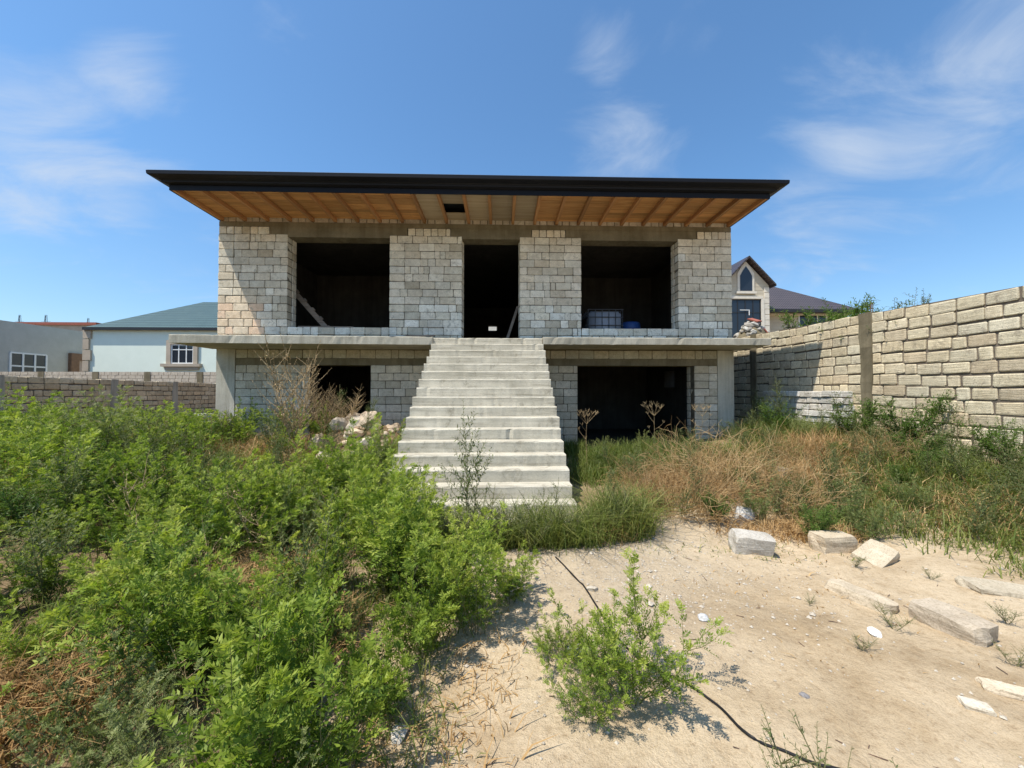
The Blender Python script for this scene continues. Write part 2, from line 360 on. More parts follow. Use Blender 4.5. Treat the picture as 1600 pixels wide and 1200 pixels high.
# ------------------------------------------------------------------ ground: one sheet, fine near by, coarse to the horizon
def axis_pts(lo, hi, step, far):
    p = list(np.arange(lo, hi + 1e-6, step)); s = step; q = hi
    while q < far: s *= 1.35; q += s; p.append(q)
    s = step; q = lo
    while q > -far: s *= 1.35; q -= s; p.insert(0, q)
    return p
gx = sorted(axis_pts(-16, 8, .13, 1500) + list(np.arange(-2., 5.5, .13) + .065 - .0)) ; gx = sorted(set([round(v, 4) for v in gx] + [8.11, 8.21])); gy = sorted(axis_pts(-2.5, 11.5, .11, 1500) + list(np.arange(.48, 4.6, .11) + .03))
nx, ny = len(gx), len(gy)
V = [(x, y, gz(x, y)) for y in gy for x in gx]
Fc = [(j*nx+i, j*nx+i+1, (j+1)*nx+i+1, (j+1)*nx+i) for j in range(ny-1) for i in range(nx-1)]
struct(mesh_obj('ground', V, Fc, M['ground'], True), 'pale sandy building plot with gravel and bare trodden soil')

# ------------------------------------------------------------------ bricks
def brick_mesh(w, h, d, seed, rough=.006):
    r = random.Random(seed); v = []; f = []; e_ = min(.3, (.012 + rough) / w); g_ = (.010 + rough) / h
    xs = (-.5, -.5 + e_, .5 - e_, .5); zs = (-.5, -.5 + g_, .5 - g_, .5)
    chip = {c: r.uniform(1.5, 4.5) for c in ((-.5, -.5), (-.5, .5), (.5, -.5), (.5, .5)) if r.random() < .28}
    for z in zs:
        for x in xs:
            ex = abs(x) == .5; ez = abs(z) == .5; k = chip.get((x, z), 1.)
            ox = r.uniform(-1, 1) * rough * (1. if ex else .6); oz = r.uniform(-1, 1) * rough * (.9 if ez else .6)
            if ex and ez: ox -= math.copysign(rough * k, x); oz -= math.copysign(rough * .8 * k, z)
            v.append((x * w + ox, -d / 2 + (rough * r.uniform(.4, 1.7) * (k ** .5) if (ex or ez) else r.uniform(-.25, .25) * rough), z * h + oz))
    for j in range(3):
        for i in range(3): a = j * 4 + i; f.append((a, a + 1, a + 5, a + 4))
    per = [0, 1, 2, 3, 7, 11, 15, 14, 13, 12, 8, 4]; b = len(v)
    for k in per: v.append((v[k][0] * 1.003, d / 2, v[k][2]))
    for i in range(12):
        j = (i + 1) % 12; f.append((per[j], per[i], b + i, b + j))
    f.append(tuple(b + i for i in range(12)))
    me = bpy.data.meshes.new('brick'); me.from_pydata(v, [], f); me.update(); return me
BR = {}
def brick(parent, c, w, h, d, rotz, color, kind='brick', rough=.0048):
    q = (kind, max(1, round(w / .1)), round(rough * 1000))
    if q not in BR:
        BR[q] = []
        for s in range(7):
            me = brick_mesh(q[1] * .1, .19, .2, hash(q[1] * 31 + s * 7 + len(kind)), rough); me.materials.append(M[kind]); BR[q].append(me)
    o = bpy.data.objects.new('brick', R.choice(BR[q])); COL.objects.link(o)
    o.location = c; o.rotation_euler = (R.uniform(-.01, .01), R.uniform(-.012, .012), rotz + R.uniform(-.012, .012))
    o.scale = (w / (q[1] * .1), d / .2, h / .19); o.color = tuple(color) + (1,)
    adopt(o, parent); return o
def split_run(a, b, first, lens):
    """lengths that fill a..b, whole blocks with odd cut ones"""
    out = []; x = a; k = 0
    while x < b - .03:
        L = first if k == 0 else R.choice(lens)
        if b - (x + L) < .10: L = b - x
        if L > .52: L = L / 2
        out.append((x, x + L)); x += L; k += 1
    return out
LENS = [.40, .40, .40, .39, .41, .38, .20, .22, .40, .14]
def shade(c, v=.12):
    k = 1.08 + R.uniform(-v, v); t = R.uniform(-.03, .03); return (c[0] * k * (1 + t), c[1] * k, c[2] * k * (1 - t))
def fac_color(x, z):
    """upper facade: cream above, whitewashed pale low courses, pinkish at the sunny corner"""
    if z < 3.95 and not (x < -6.3): return shade(R.choice([(.64, .58, .46), (.70, .655, .55), (.55, .49, .38), (.74, .70, .60)]), .14)
    if x < -6.2 and z < 4.0: return shade(R.choice([(.66, .53, .38), (.62, .52, .39), (.68, .51, .37)]), .08)
    c = R.choice([(.59, .53, .42), (.63, .57, .46), (.57, .51, .40), (.60, .545, .44), (.66, .60, .49)])
    if R.random() < .04: c = (.72, .70, .63)
    if R.random() < .05: c = (.46, .40, .30)
    return shade(c, .10)
def low_color(x, z): return shade(R.choice([(.48, .43, .34), (.54, .48, .385), (.45, .405, .32), (.56, .51, .425)]), .12)
def brick_rows(parent, x0, x1, z0, n, hc, yf, col, lens=LENS, joint=.013, kind='brick', proud=.012):
    for k in range(n):
        for (a, b) in split_run(x0, x1, R.choice([.40, .2]) if k % 2 else R.choice([.39, .28]), lens):
            zc = z0 + (k + .5) * hc; w = b - a - joint * R.uniform(.7, 1.6)
            brick(parent, ((a + b) / 2, yf + .1 - proud + R.uniform(-.004, .006), zc + R.uniform(-.003, .003)), max(.05, w), hc - joint * R.uniform(.8, 1.5), .2, 0, col((a + b) / 2, zc), kind)

# ------------------------------------------------------------------ the house
YF = 10.1; WT = .40; ZS = 2.88; ZB = 2.72
house = empty('unfinished_house', (-.5, 10.1, 0), 'unfinished two-storey limestone block house with dark overhanging roof and empty openings', 'house')
HC = .2014
W1, DR, W3 = (-5.55, -2.93), (-1.03, .485), (2.13, 4.73)
piers = [(HX0, W1[0]), (W1[1], DR[0]), (DR[1], W3[0]), (W3[1], HX1)]
for (a, b) in piers:
    p = MB().box(a + .012, b - .012, YF, YF + WT, ZS, 5.70).obj('wall_pier', M['mortar_light'], house)
    brick_rows(p, a, b, ZS, 14, HC, YF, fac_color)
    # cut faces of the opening sides, seen in the reveals
    for e, rz in ((a, math.pi / -2), (b, math.pi / 2)):
        if e in (HX0, HX1): continue
        if (e == b) == (e < -.13):       # only the side faces this viewpoint could meet
            for k in range(14):
                for (u, v2) in (((.215, .40),) if k % 2 else ((.205, .31), (.31, .40))):
                    brick(p, (e - math.copysign(.1 - .013, 1 if e == b else -1), YF + (u + v2) / 2, ZS + (k + .5) * HC), v2 - u - .012, HC - .014, .2, rz, fac_color(e, ZS + (k + .5) * HC))
for (a, b) in (W1, W3):
    s = MB().box(a + .014, b - .014, YF + .004, YF + WT - .01, ZS, ZS + 2 * HC - .012).obj('sill_wall', M['mortar_light'], house)
    brick_rows(s, a, b, ZS, 2, HC, YF + .002, fac_color)
# ring beam, lintels, short upright blocks between them
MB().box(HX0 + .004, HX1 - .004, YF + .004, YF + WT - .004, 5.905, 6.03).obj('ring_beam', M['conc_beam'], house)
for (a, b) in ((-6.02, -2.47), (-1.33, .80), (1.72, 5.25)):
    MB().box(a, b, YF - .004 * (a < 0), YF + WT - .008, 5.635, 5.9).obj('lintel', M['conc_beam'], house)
for (a, b) in ((HX0, -6.03), (-2.46, -1.34), (.81, 1.71), (5.26, HX1)):
    c = MB().box(a + .01, b - .01, YF + .012, YF + WT - .012, 5.7, 5.903).obj('soldier_course', M['mortar_light'], house)
    for (u, v2) in split_run(a, b, .2, [.19, .2, .18, .21]):
        brick(c, ((u + v2) / 2, YF + .1 - .006, 5.80), v2 - u - .02, .185, .2, 0, fac_color(0, 5.8))
c = MB().box(HX0 + .01, HX1 - .01, YF + .07, YF + WT - .01, 6.03, 6.34).obj('top_course', M['mortar'], house)
for (u, v2) in split_run(HX0, HX1, .2, [.19, .2, .21, .2, .40]):
    brick(c, ((u + v2) / 2, YF + .14, 6.125), v2 - u - .022, .18, .18, 0, shade((.50, .46, .39)))

# profile pushed along x with ragged lip
def ragged(name, prof, x0, x1, m, parent, lip=(), n=None, amp=.006, seed=1, ends=0.):
    r = random.Random(seed); n = n or max(4, int((x1 - x0) / .09)); v = []; f = []; k = len(prof)
    for i in range(n + 1):
        x = x0 + (x1 - x0) * i / n
        for j, (y, z) in enumerate(prof):
            a = amp if j in lip else amp * .25
            if j in lip and r.random() < .06: a *= 4.
            v.append((x + (r.uniform(-1, 1) * ends if i in (0, n) else 0), y + abs(r.gauss(0, 1)) * a * (1 if j in lip else 0), z - abs(r.gauss(0, 1)) * a * .6))
    for i in range(n):
        for j in range(k):
            a = i * k + j; b = i * k + (j + 1) % k; f.append((a, b, b + k, a + k))
    f.append(tuple(range(k))[::-1]); f.append(tuple(n * k + j for j in range(k)))
    o = mesh_obj(name, v, f, m); bm = bmesh.new(); bm.from_mesh(o.data); bmesh.ops.recalc_face_normals(bm, faces=bm.faces); bm.to_mesh(o.data); bm.free()
    return adopt(o, parent)
SX0, SX1 = -1.6, .98
slabp = lambda y0, y1, zt, zb: [(y0, zb), (y0, zt - .014), (y0 + .014, zt), (y1, zt), (y1, zb)]
_sl = ragged('balcony_slab', slabp(9.0, YF - .002, ZS + .006, ZB - .02), -7.44, SX0 - .004, M['conc_slab'], house, (0, 1, 2), amp=.0035, seed=3)
for v in _sl.data.vertices:
    if v.co.y < 9.3: v.co.y -= .22 * (SX0 - v.co.x) / 5.8
ragged('balcony_slab', slabp(9.0, YF - .002, ZS + .004, ZB), SX1 + .004, 6.47, M['conc_slab'], house, (0, 1, 2), amp=.0035, seed=4)
# side strips of the slab running back along the house
MB().box(-7.42, HX0, YF, 13., ZB - .01, ZS).obj('balcony_slab', M['conc_slab'], house)
MB().box(HX1, 6.45, YF, 13., ZB + .01, ZS).obj('balcony_slab', M['conc_slab'], house)
# lower storey
LO, RO = (-4.95, -3.40), (2.02, 5.15)
MB().box(HX0, -6.86, YF - .02, YF + .42, -.2, ZB - .022).obj('corner_column', M['conc_col'], house)
MB().box(5.78, HX1 + .02, YF - .012, YF + .42, -.2, ZB - .022).obj('corner_column', M['conc_col'], house)
ZL = 2.29
for (a, b, vis) in ((-6.855, LO[0], 1), (LO[1], -1.45, 1), (-1.43, .83, 0), (.85, RO[0], 1), (RO[1], 5.775, 1)):
    p = MB().box(a, b, YF, YF + WT, -.2, ZL).obj('basement_wall', M['mortar'], house)
    if vis: brick_rows(p, a, b, .05, 11, (ZL - .05) / 11, YF, low_color, [.4, .4, .39, .4, .3])
    if b == RO[1] or a == RO[1]:
        for k in range(11):
            for (u, v2) in (((.205, .40),)): brick(p, (a + .087, YF + (u + v2) / 2, .05 + (k + .5) * .2036), v2 - u - .012, .188, .2, -math.pi / 2, low_color(0, 0))
MB().box(-6.855, 5.775, YF - .003, YF + WT - .003, ZL, ZL + .17).obj('basement_lintel', M['conc_beam'], house)
p = MB().box(-6.855, 5.775, YF + .004, YF + WT - .004, ZL + .172, ZB - .022).obj('basement_top_course', M['mortar'], house)
for (a, b) in ((-6.855, -1.62), (1.0, 5.775)):
    for (u, v2) in split_run(a, b, .3, [.4, .4, .2, .36]):
        brick(p, ((u + v2) / 2, YF + .095, (ZL + ZB) / 2 + .075), v2 - u - .016, .215, .2, 0, shade((.43, .39, .30)))
# side, back and inner walls, floors, ceiling
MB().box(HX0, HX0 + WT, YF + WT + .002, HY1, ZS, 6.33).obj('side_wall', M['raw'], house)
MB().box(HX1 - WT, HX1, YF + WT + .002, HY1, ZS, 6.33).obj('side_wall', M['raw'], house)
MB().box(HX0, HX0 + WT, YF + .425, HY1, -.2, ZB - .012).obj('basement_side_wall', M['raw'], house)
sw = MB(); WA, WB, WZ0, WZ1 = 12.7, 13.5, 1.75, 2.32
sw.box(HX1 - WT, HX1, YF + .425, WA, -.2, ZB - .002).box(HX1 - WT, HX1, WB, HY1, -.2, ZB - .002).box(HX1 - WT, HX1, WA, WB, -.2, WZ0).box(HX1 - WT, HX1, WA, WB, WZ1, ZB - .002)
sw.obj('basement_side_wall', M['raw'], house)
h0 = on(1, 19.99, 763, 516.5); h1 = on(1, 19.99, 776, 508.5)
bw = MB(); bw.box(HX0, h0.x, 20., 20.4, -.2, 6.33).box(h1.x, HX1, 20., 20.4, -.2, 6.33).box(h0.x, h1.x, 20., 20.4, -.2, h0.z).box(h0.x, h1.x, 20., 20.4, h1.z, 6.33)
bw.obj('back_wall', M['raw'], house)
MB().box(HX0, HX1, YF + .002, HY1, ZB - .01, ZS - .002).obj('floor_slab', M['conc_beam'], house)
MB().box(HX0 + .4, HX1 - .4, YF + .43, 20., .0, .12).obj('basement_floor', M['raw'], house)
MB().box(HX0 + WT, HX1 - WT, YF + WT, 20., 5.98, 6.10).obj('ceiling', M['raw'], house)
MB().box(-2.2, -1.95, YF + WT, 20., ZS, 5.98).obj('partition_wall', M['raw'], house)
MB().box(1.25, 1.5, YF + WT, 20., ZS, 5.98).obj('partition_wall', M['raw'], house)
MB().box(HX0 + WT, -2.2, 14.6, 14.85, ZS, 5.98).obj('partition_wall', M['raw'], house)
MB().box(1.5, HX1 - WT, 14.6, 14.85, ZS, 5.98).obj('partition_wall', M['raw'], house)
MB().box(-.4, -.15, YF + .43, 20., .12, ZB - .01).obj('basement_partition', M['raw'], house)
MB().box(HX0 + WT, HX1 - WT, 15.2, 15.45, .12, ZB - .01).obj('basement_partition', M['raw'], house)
# roof: soffit boards, rafters, fascia, gutter, low hip
YE = 8.6; ZE = 6.05
rx = np.linspace(HX0 + .06, HX1 - .06, 24)
for i, x in enumerate(rx):
    MB().box(x - .035, x + .035, YE + .012, YF + .12, 6.055, 6.155).obj('rafter', M['rafter'], house)
bw_ = (YF + .1 - YE - .01) / 11
hole = (on(2, 6.16, 691, 330).x, on(2, 6.16, 727, 330).x, on(2, 6.16, 710, 333).y, on(2, 6.16, 710, 318).y)
hy0, hy1 = min(hole[2:]), max(hole[2:])
pa, pb = rx[9], rx[14]
for k in range(11):
    y0 = YE + .01 + k * bw_
    for (a, b) in ((rx[0] - .04, rx[3]), (rx[3], rx[6]), (rx[6], rx[9]), (rx[14], rx[17]), (rx[17], rx[20]), (rx[20], rx[23] + .04)):
        MB().box(a + .003, b - .003, y0 + .003, y0 + bw_ - .003, 6.157 + R.uniform(0, .004), 6.18).obj('soffit_board', M['wood'], house)
for i in range(9, 14):
    a, b = rx[i], rx[i + 1]
    if a < (hole[0] + hole[1]) / 2 < b:
        MB().box(a, b, YE + .01, hy0, 6.158, 6.18).obj('soffit_panel', M['ply'], house)
        MB().box(a, b, hy1, YF + .1, 6.158, 6.18).obj('soffit_panel', M['ply'], house)
    else:
        MB().box(a + .004, b - .004, YE + .01, YF + .1, 6.158, 6.18).obj('soffit_panel', M['ply'], house)
MB().box(HX0, HX1, YE + .02, YF + .05, 6.30, 6.32).obj('roof_underlay', M['black'], house)
def sweep_rect(name, prof, x0, x1, y0, y1, m):
    v = []; f = []; k = len(prof)
    for (cx_, cy_, sx, sy) in ((x0, y0, -1, -1), (x1, y0, 1, -1), (x1, y1, 1, 1), (x0, y1, -1, 1)):
        for (q, z) in prof: v.append((cx_ + sx * q, cy_ + sy * q, z))
    for i in range(4):
        j = (i + 1) % 4
        for t in range(k - 1): f.append((i*k+t, j*k+t, j*k+t+1, i*k+t+1))
    return adopt(mesh_obj(name, v, f, m), house)
sweep_rect('fascia', [(-.02, ZE + .1), (-.02, ZE), (0, ZE), (0, 6.16), (-.02, 6.162)], HX0, HX1, YE, HY1, M['metal'])
sweep_rect('gutter', [(-.02, 6.163), (.012, 6.163), (.09, 6.185), (.098, 6.215), (.11, 6.218), (.13, 6.235), (.25, 6.262), (.262, 6.272), (.268, 6.34), (.255, 6.348), (.05, 6.34)], HX0, HX1, YE, HY1, M['metal'])
sweep_rect('roof_edge_trim', [(.262, 6.3495), (.262, 6.353), (.1, 6.356)], HX0, HX1, YE, HY1, M['galv'])
ov = .2; rz_ = 7.2
mesh = MB(); mesh.v = [(HX0-ov, YE-ov, 6.357), (HX1+ov, YE-ov, 6.357), (HX1+ov, HY1+ov, 6.357), (HX0-ov, HY1+ov, 6.357), (-3, 14.5, rz_), (2, 14.5, rz_)]
mesh.f = [(0, 1, 5, 4), (1, 2, 5), (2, 3, 4, 5), (3, 0, 4)]
mesh.obj('roof', M['metal'], house)

# ------------------------------------------------------------------ staircase
stairs = empty('concrete_staircase', (-.3, 6.9, 0), 'broad bare concrete staircase climbing to the empty doorway', 'staircase')
NS = 18; TR = (9.05 - 4.72) / 17; RS = .17
for k in range(NS + 1):
    y0 = 9.05 - k * TR + R.uniform(-.006, .006); zt = 2.868 - k * RS; y1 = (9.05 - (k - 1) * TR) if k else YF - .003
    ragged('step', [(y0, -.25), (y0, zt - .016), (y0 + .014, zt), (y1 - .002, zt), (y1 - .002, -.25)], SX0 + R.uniform(-.012, .012), SX1 + R.uniform(-.012, .012), M['conc'], stairs, (1, 2), n=40, amp=.0035, seed=50 + k, ends=.004)

# ------------------------------------------------------------------ things in and on the house
def plank_pile():
    spec = [((-3.15, 9.62), (-1.72, 9.50), .14, 0), ((-2.9, 9.45), (-1.66, 9.40), .12, 0), ((-2.75, 9.58), (-1.95, 9.42), .15, 1), ((-2.35, 9.52), (-1.63, 9.46), .1, 2)]
    lab = ['long grey plank lying flat at the bottom of the balcony plank pile', 'short grey plank at the outer side of the balcony plank pile', 'grey plank lying slantwise in the middle of the balcony plank pile', 'short plank on top of the balcony plank pile by the stairs']
    for (a, b, w, l), t in zip(spec, lab):
        z = ZS + .014 + .032 * l + .016
        tag(MB().beam((a[0], a[1], z), (b[0], b[1], z), w, .03).obj('plank', M['plank']), t, 'plank', 'planks on the balcony')
plank_pile()
tag(MB().beam((.12, 10.28, ZS + .01), (.455, 10.42, 3.92), .07, .03, (0, 1, 0)).obj('plank', M['plank']), 'narrow board leaning against the doorway jamb', 'plank')
a = Vector((-6.35, 10.95, 5.0)); b = Vector((-4.42, 10.66, 2.92)); ld = empty('leaning_plank', b, 'long rough plank with small cleats leaning inside the unglazed window opening', 'plank')
MB().beam(a, b, .04, .13, (.73, 0, .68)).obj('board', M['plank'], ld)
for t in np.linspace(.30, .92, 6):
    q = a.lerp(b, t) + Vector((.055, -.03, .065)); MB().beam(q, q + (b - a).normalized() * .11, .05, .05, (.73, 0, .68)).obj('cleat', M['plank'], ld)
tag(MB().beam((-5.3, 10.2, 3.302), (-3.9, 10.24, 3.302), .12, .025).obj('plank', M['plank']), 'weathered board lying on the block sill of the window with the ladder', 'plank')
# water tank in its cage, blue tub
t0 = Vector((3.05, 11.6, ZS)); tank = empty('water_tank', t0, 'caged white plastic water tank standing inside the upper window opening', 'tank')
bm = bmesh.new(); bmesh.ops.create_cube(bm, size=1); bmesh.ops.scale(bm, vec=(.96, .96, .92), verts=bm.verts); bmesh.ops.bevel(bm, geom=bm.edges[:], offset=.06, segments=3, affect='EDGES'); bmesh.ops.translate(bm, vec=t0 + Vector((0, 0, .62)), verts=bm.verts)
me = bpy.data.meshes.new('bottle'); bm.to_mesh(me); bm.free(); adopt(mesh_to_obj('bottle', me, M['ibc'], True), tank)
MB().box(t0.x-.5, t0.x+.5, t0.y-.5, t0.y+.5, ZS, ZS + .12).obj('pallet', M['plank'], tank)
cg = MB()
for zz_ in (.18, .42, .66, .90, 1.12):
    for s in (-1, 1):
        cg.tube([t0 + Vector((-.51, s * .51, zz_)), t0 + Vector((.51, s * .51, zz_))], .011, .011, 5); cg.tube([t0 + Vector((s * .51, -.51, zz_)), t0 + Vector((s * .51, .51, zz_))], .011, .011, 5)
for u in np.linspace(-.5, .5, 6):
    for s in (-1, 1):
        cg.tube([t0 + Vector((u, s * .5, .1)), t0 + Vector((u, s * .5, 1.13))], .011, .011, 5); cg.tube([t0 + Vector((s * .5, u, .1)), t0 + Vector((s * .5, u, 1.13))], .011, .011, 5)
cg.obj('cage', M['cage'], tank)
def lathe(prof, c, n=24):
    m = MB()
    for (r_, z) in prof:
        for k in range(n): t = 2 * math.pi * k / n; m.v.append((c[0] + r_ * math.cos(t), c[1] + r_ * math.sin(t), c[2] + z))
    for i in range(len(prof) - 1):
        for k in range(n): m.f.append((i*n+k, i*n+(k+1) % n, (i+1)*n+(k+1) % n, (i+1)*n+k))
    return m
tub = tag(lathe([(0, 0), (.26, 0), (.29, .03), (.30, .28), (.315, .30), (.30, .33), (.30, .58), (.315, .6), (.29, .8), (.26, .84), (.0, .84)], (3.98, 11.7, ZS)).obj('barrel', M['blue'], None, True), 'blue plastic barrel beside the caged tank', 'barrel')

# ------------------------------------------------------------------ boundary walls
def yard_wall(name, X, ys, ztop, z0, face, label, colf, hc, lens, colpos, thick=.22, core=None, kind='brick_yard', joint=.027):
    root = empty(name, (X, sum((ys[0], ys[-1])) / 2, 0), label, 'wall')
    rz = -math.pi / 2 if face < 0 else math.pi / 2
    for a, b in zip(ys[:-1], ys[1:]):
        n = int((ztop((a + b) / 2) - z0) / hc)
        p = MB(); zt0, zt1 = ztop(a), ztop(b)
        x0, x1 = (X, X + thick) if face < 0 else (X - thick, X)
        p.v = [(x0, a, -.2), (x1, a, -.2), (x1, b, -.2), (x0, b, -.2), (x0, a, zt0 - .02), (x1, a, zt0 - .02), (x1, b, zt1 - .02), (x0, b, zt1 - .02)]
        p.f = [(0, 3, 2, 1), (4, 5, 6, 7), (0, 1, 5, 4), (1, 2, 6, 5), (2, 3, 7, 6), (3, 0, 4, 7)]
        p = p.obj('wall_panel', core or M['mortar_dark'], root)
        for k in range(n):
            for (u, v2) in split_run(a + .06, b - .06, R.choice([.42, .25]) if k % 2 else R.choice([.4, .33]), lens):
                ym = (u + v2) / 2; zt = ztop(ym) - (k + .5) * hc
                sg = -1 if face < 0 else 1
                w = v2 - u - joint * R.uniform(.5, 1.5)
                brick(p, (X + sg * (.004 + R.uniform(0, .016)) - sg * (thick - .04) / 2, ym, zt + R.uniform(-.010, .010)), w, hc - joint * R.uniform(.3, 1.7), thick - .02, rz, colf(zt), kind, .008)
    for y in colpos:
        sg = -1 if face < 0 else 1
        xa, xb = sorted((X + sg * .045, X - sg * .24)); z1 = ztop(y) + .01
        cm = MB(); n = 14
        r2 = random.Random(int(y * 10))
        for i in range(n + 1):
            z = -.2 + (z1 + .2) * i / n; j = [r2.uniform(-.018, .018) for _ in range(4)]
            cm.v += [(xa + j[0], y - .13 + j[1], z), (xb, y - .13 + j[1], z), (xb, y + .13 + j[2], z), (xa + j[3], y + .13 + j[2], z)]
            if i: 
                for q in range(4): cm.f.append(((i-1)*4+q, (i-1)*4+(q+1) % 4, i*4+(q+1) % 4, i*4+q))
        cm.f.append((n*4, n*4+1, n*4+2, n*4+3))
        cm.obj('concrete_post', M['conc_beam' if face < 0 else 'conc_col'], root)
    return root
def rw_col(z): return shade(R.choice([(.55, .475, .335), (.59, .515, .37), (.53, .455, .32), (.62, .55, .41), (.55, .48, .35), (.48, .405, .29)]), .09)
def lw_col(z): return shade(R.choice([(.64, .52, .35), (.68, .57, .40), (.57, .46, .31)]), .12)
rzt = lambda y: 3.24 + .025 * (y - 6) + .02 * math.sin(y * 1.7)
yard_wall('boundary_wall', 8.0, [2.9, 5.2, 8.15, 11.9, 15.6], rzt, .02, -1, 'tall sunlit wall of rough tan limestone blocks beside the house', rw_col, .222, [.43, .42, .44, .40, .41, .22, .36], [8.15, 11.9])
def capcol(z): return 2.06
yard_wall('boundary_wall', -14.6, [8.2, 11.55, 14.9, 17.6, 20.3], lambda y: 2.07 - .004 * (y - 11), .35, 1, 'low shaded grey-brown block wall along the weedy side of the plot', lw_col, .205, [.42, .41, .40, .43, .25], [11.55, 14.9, 17.6, 20.3])
# far wall closing the neighbouring plot: blocks too small to pick apart, joined
FY = 23.; fw = empty('far_boundary_wall', (-22, FY, 0), 'pale block wall in front of the mint green house', 'wall')
fz = on(1, FY, 180, 581).z
MB().box(-46, -8, FY, FY + .2, -.2, fz).obj('wall_panel', M['mortar'], fw)
js = MB()
for k in range(8):
    x = -46 + R.uniform(0, .3)
    while x < -8.4:
        L = R.choice([.4, .4, .39, .28]); js.box(x + .012, x + L - .012, FY - .03 + R.uniform(0, .012), FY + .02, fz - .2 * (k + 1) + .012, fz - .2 * k - .002); x += L
jo = js.obj('block_facing', M['brick_yard'], fw); jo.color = (.52, .46, .38, 1); jo['kind'] = 'stuff'
for px_ in (65, 150, 231, 313):
    x = on(1, FY, px_, 585).x; MB().box(x - .17, x + .17, FY - .05, FY + .2, -.2, fz + .004).obj('concrete_post', M['conc_beam'], fw)

# pale stack of blocks against the tall wall
pw = empty('pale_block_stack', (7.62, 8.85, .3), 'low whitish stack of rough blocks against the tan wall post', 'block stack')
pcore = MB().box(7.76, 7.95, 8.5, 10.8, .2, 1.52).obj('backing', M['mortar_light'], pw)
for k in range(9):
    for (u, v2) in split_run(8.32, 10.95, .3, [.32, .25, .36, .2, .28, .4]):
        brick(pcore, (7.72 + R.uniform(-.03, .02), (u + v2) / 2, 1.62 - (k + .5) * .155 + R.uniform(-.008, .008)), v2 - u - .02, .14, .24, -math.pi / 2, shade(R.choice([(.60, .57, .52), (.66, .64, .60), (.54, .51, .46)]), .1), 'brick_yard', .008)

# ------------------------------------------------------------------ neighbouring houses
def rect_on(Y, x0, y0, x1, y1):
    a = on(1, Y, x0, y1); b = on(1, Y, x1, y0); return a.x, b.x, a.z, b.z
def window(parent, Y, X0, X1, Z0, Z1, nm=1, nt_=0, fr=.08, frame='white', trim=None, sill=None):
    w = MB(); w.box(X0, X0 + fr, Y - .06, Y + .02, Z0, Z1).box(X1 - fr, X1, Y - .06, Y + .02, Z0, Z1).box(X0 + fr, X1 - fr, Y - .06, Y + .02, Z0, Z0 + fr).box(X0 + fr, X1 - fr, Y - .06, Y + .02, Z1 - fr, Z1)
    for i in range(nm): x = X0 + (X1 - X0) * (i + 1) / (nm + 1); w.box(x - fr * .4, x + fr * .4, Y - .05, Y + .01, Z0 + fr, Z1 - fr)
    o = w.obj('window', M[frame], parent)
    for i in range(nt_):
        z = Z0 + (Z1 - Z0) * (.72 if nt_ == 1 else (i + 1) / (nt_ + 1)); MB().box(X0 + fr, X1 - fr, Y - .045, Y, z - .03, z + .03).obj('transom', M[frame], o)
    MB().box(X0 + fr * .5, X1 - fr * .5, Y - .022, Y - .004, Z0 + fr * .5, Z1 - fr * .5).obj('pane', M['glass'], o)
    if trim:
        t = .28; q = MB(); q.box(X0 - t, X0, Y - .12, Y + .02, Z0, Z1 + t).box(X1, X1 + t, Y - .12, Y + .02, Z0, Z1 + t).box(X0, X1, Y - .12, Y + .02, Z1, Z1 + t); q.obj('surround', M[trim], o)
    if sill: MB().box(X0 - .55, X1 + .55, Y - .25, Y + .02, Z0 - .2, Z0 - .002).box(X0 - .35, X1 + .35, Y - .14, Y + .02, Z0 - .42, Z0 - .202).obj('sill', M[sill], o)
    return o
# mint house
MY = 27.
mh = empty('mint_house', (-18, MY, 0), 'mint green single-storey house with dark green tiled hip roof', 'house')
xl = on(1, MY, 133, 540).x; ez = on(1, MY, 200, 513).z; xr = -3.
MB().box(xl, xr, MY, MY + 14, -.2, ez).obj('wall', M['mint'], mh)
qx0, qx1 = on(1, MY, 133, 540).x - .05, on(1, MY, 144, 540).x
zq = ez
for i in range(9):
    MB().box(qx0, qx1 - (.12 if i % 2 else 0), MY - .12, MY + .6, zq - .72, zq - .03).obj('quoin', M['stone_trim'], mh); zq -= .74
r_ = rect_on(MY, 268, 538, 304, 568.5); window(mh, MY, *r_, nm=2, nt_=1, trim='stone_trim', sill='stone_trim')
ev = on(1, MY - .22, 130, 512); ov_ = .9
rid = on(1, MY + 6.8, 318, 472)
rm = MB(); e0 = ez + .02; x0, x1, y0, y1 = ev.x, xr + 1, MY - .22, MY + 14.8
rm.v = [(x0, y0, e0), (x1, y0, e0), (x1, y1, e0), (x0, y1, e0), (rid.x, MY + 6.8, rid.z), (x1 - 7, MY + 6.8, rid.z)]
rm.f = [(0, 1, 5, 4), (1, 2, 5), (2, 3, 4, 5), (3, 0, 4)]; ro = rm.obj('roof', M['roof_green'], mh)
MB().box(x0 - .02, x1, y0 - .06, y0 + .06, e0 - .17, e0 + .02).obj('gutter', M['dark_metal'], ro)
MB().box(x0 - .06, x0 + .06, y0 + .06, y1, e0 - .17, e0 + .02).obj('gutter', M['dark_metal'], ro)
MB().box(x0 + .08, x1, y0 + .062, MY + 14, e0 - .12, e0 - .02).obj('eaves', M['dark_metal'], ro)
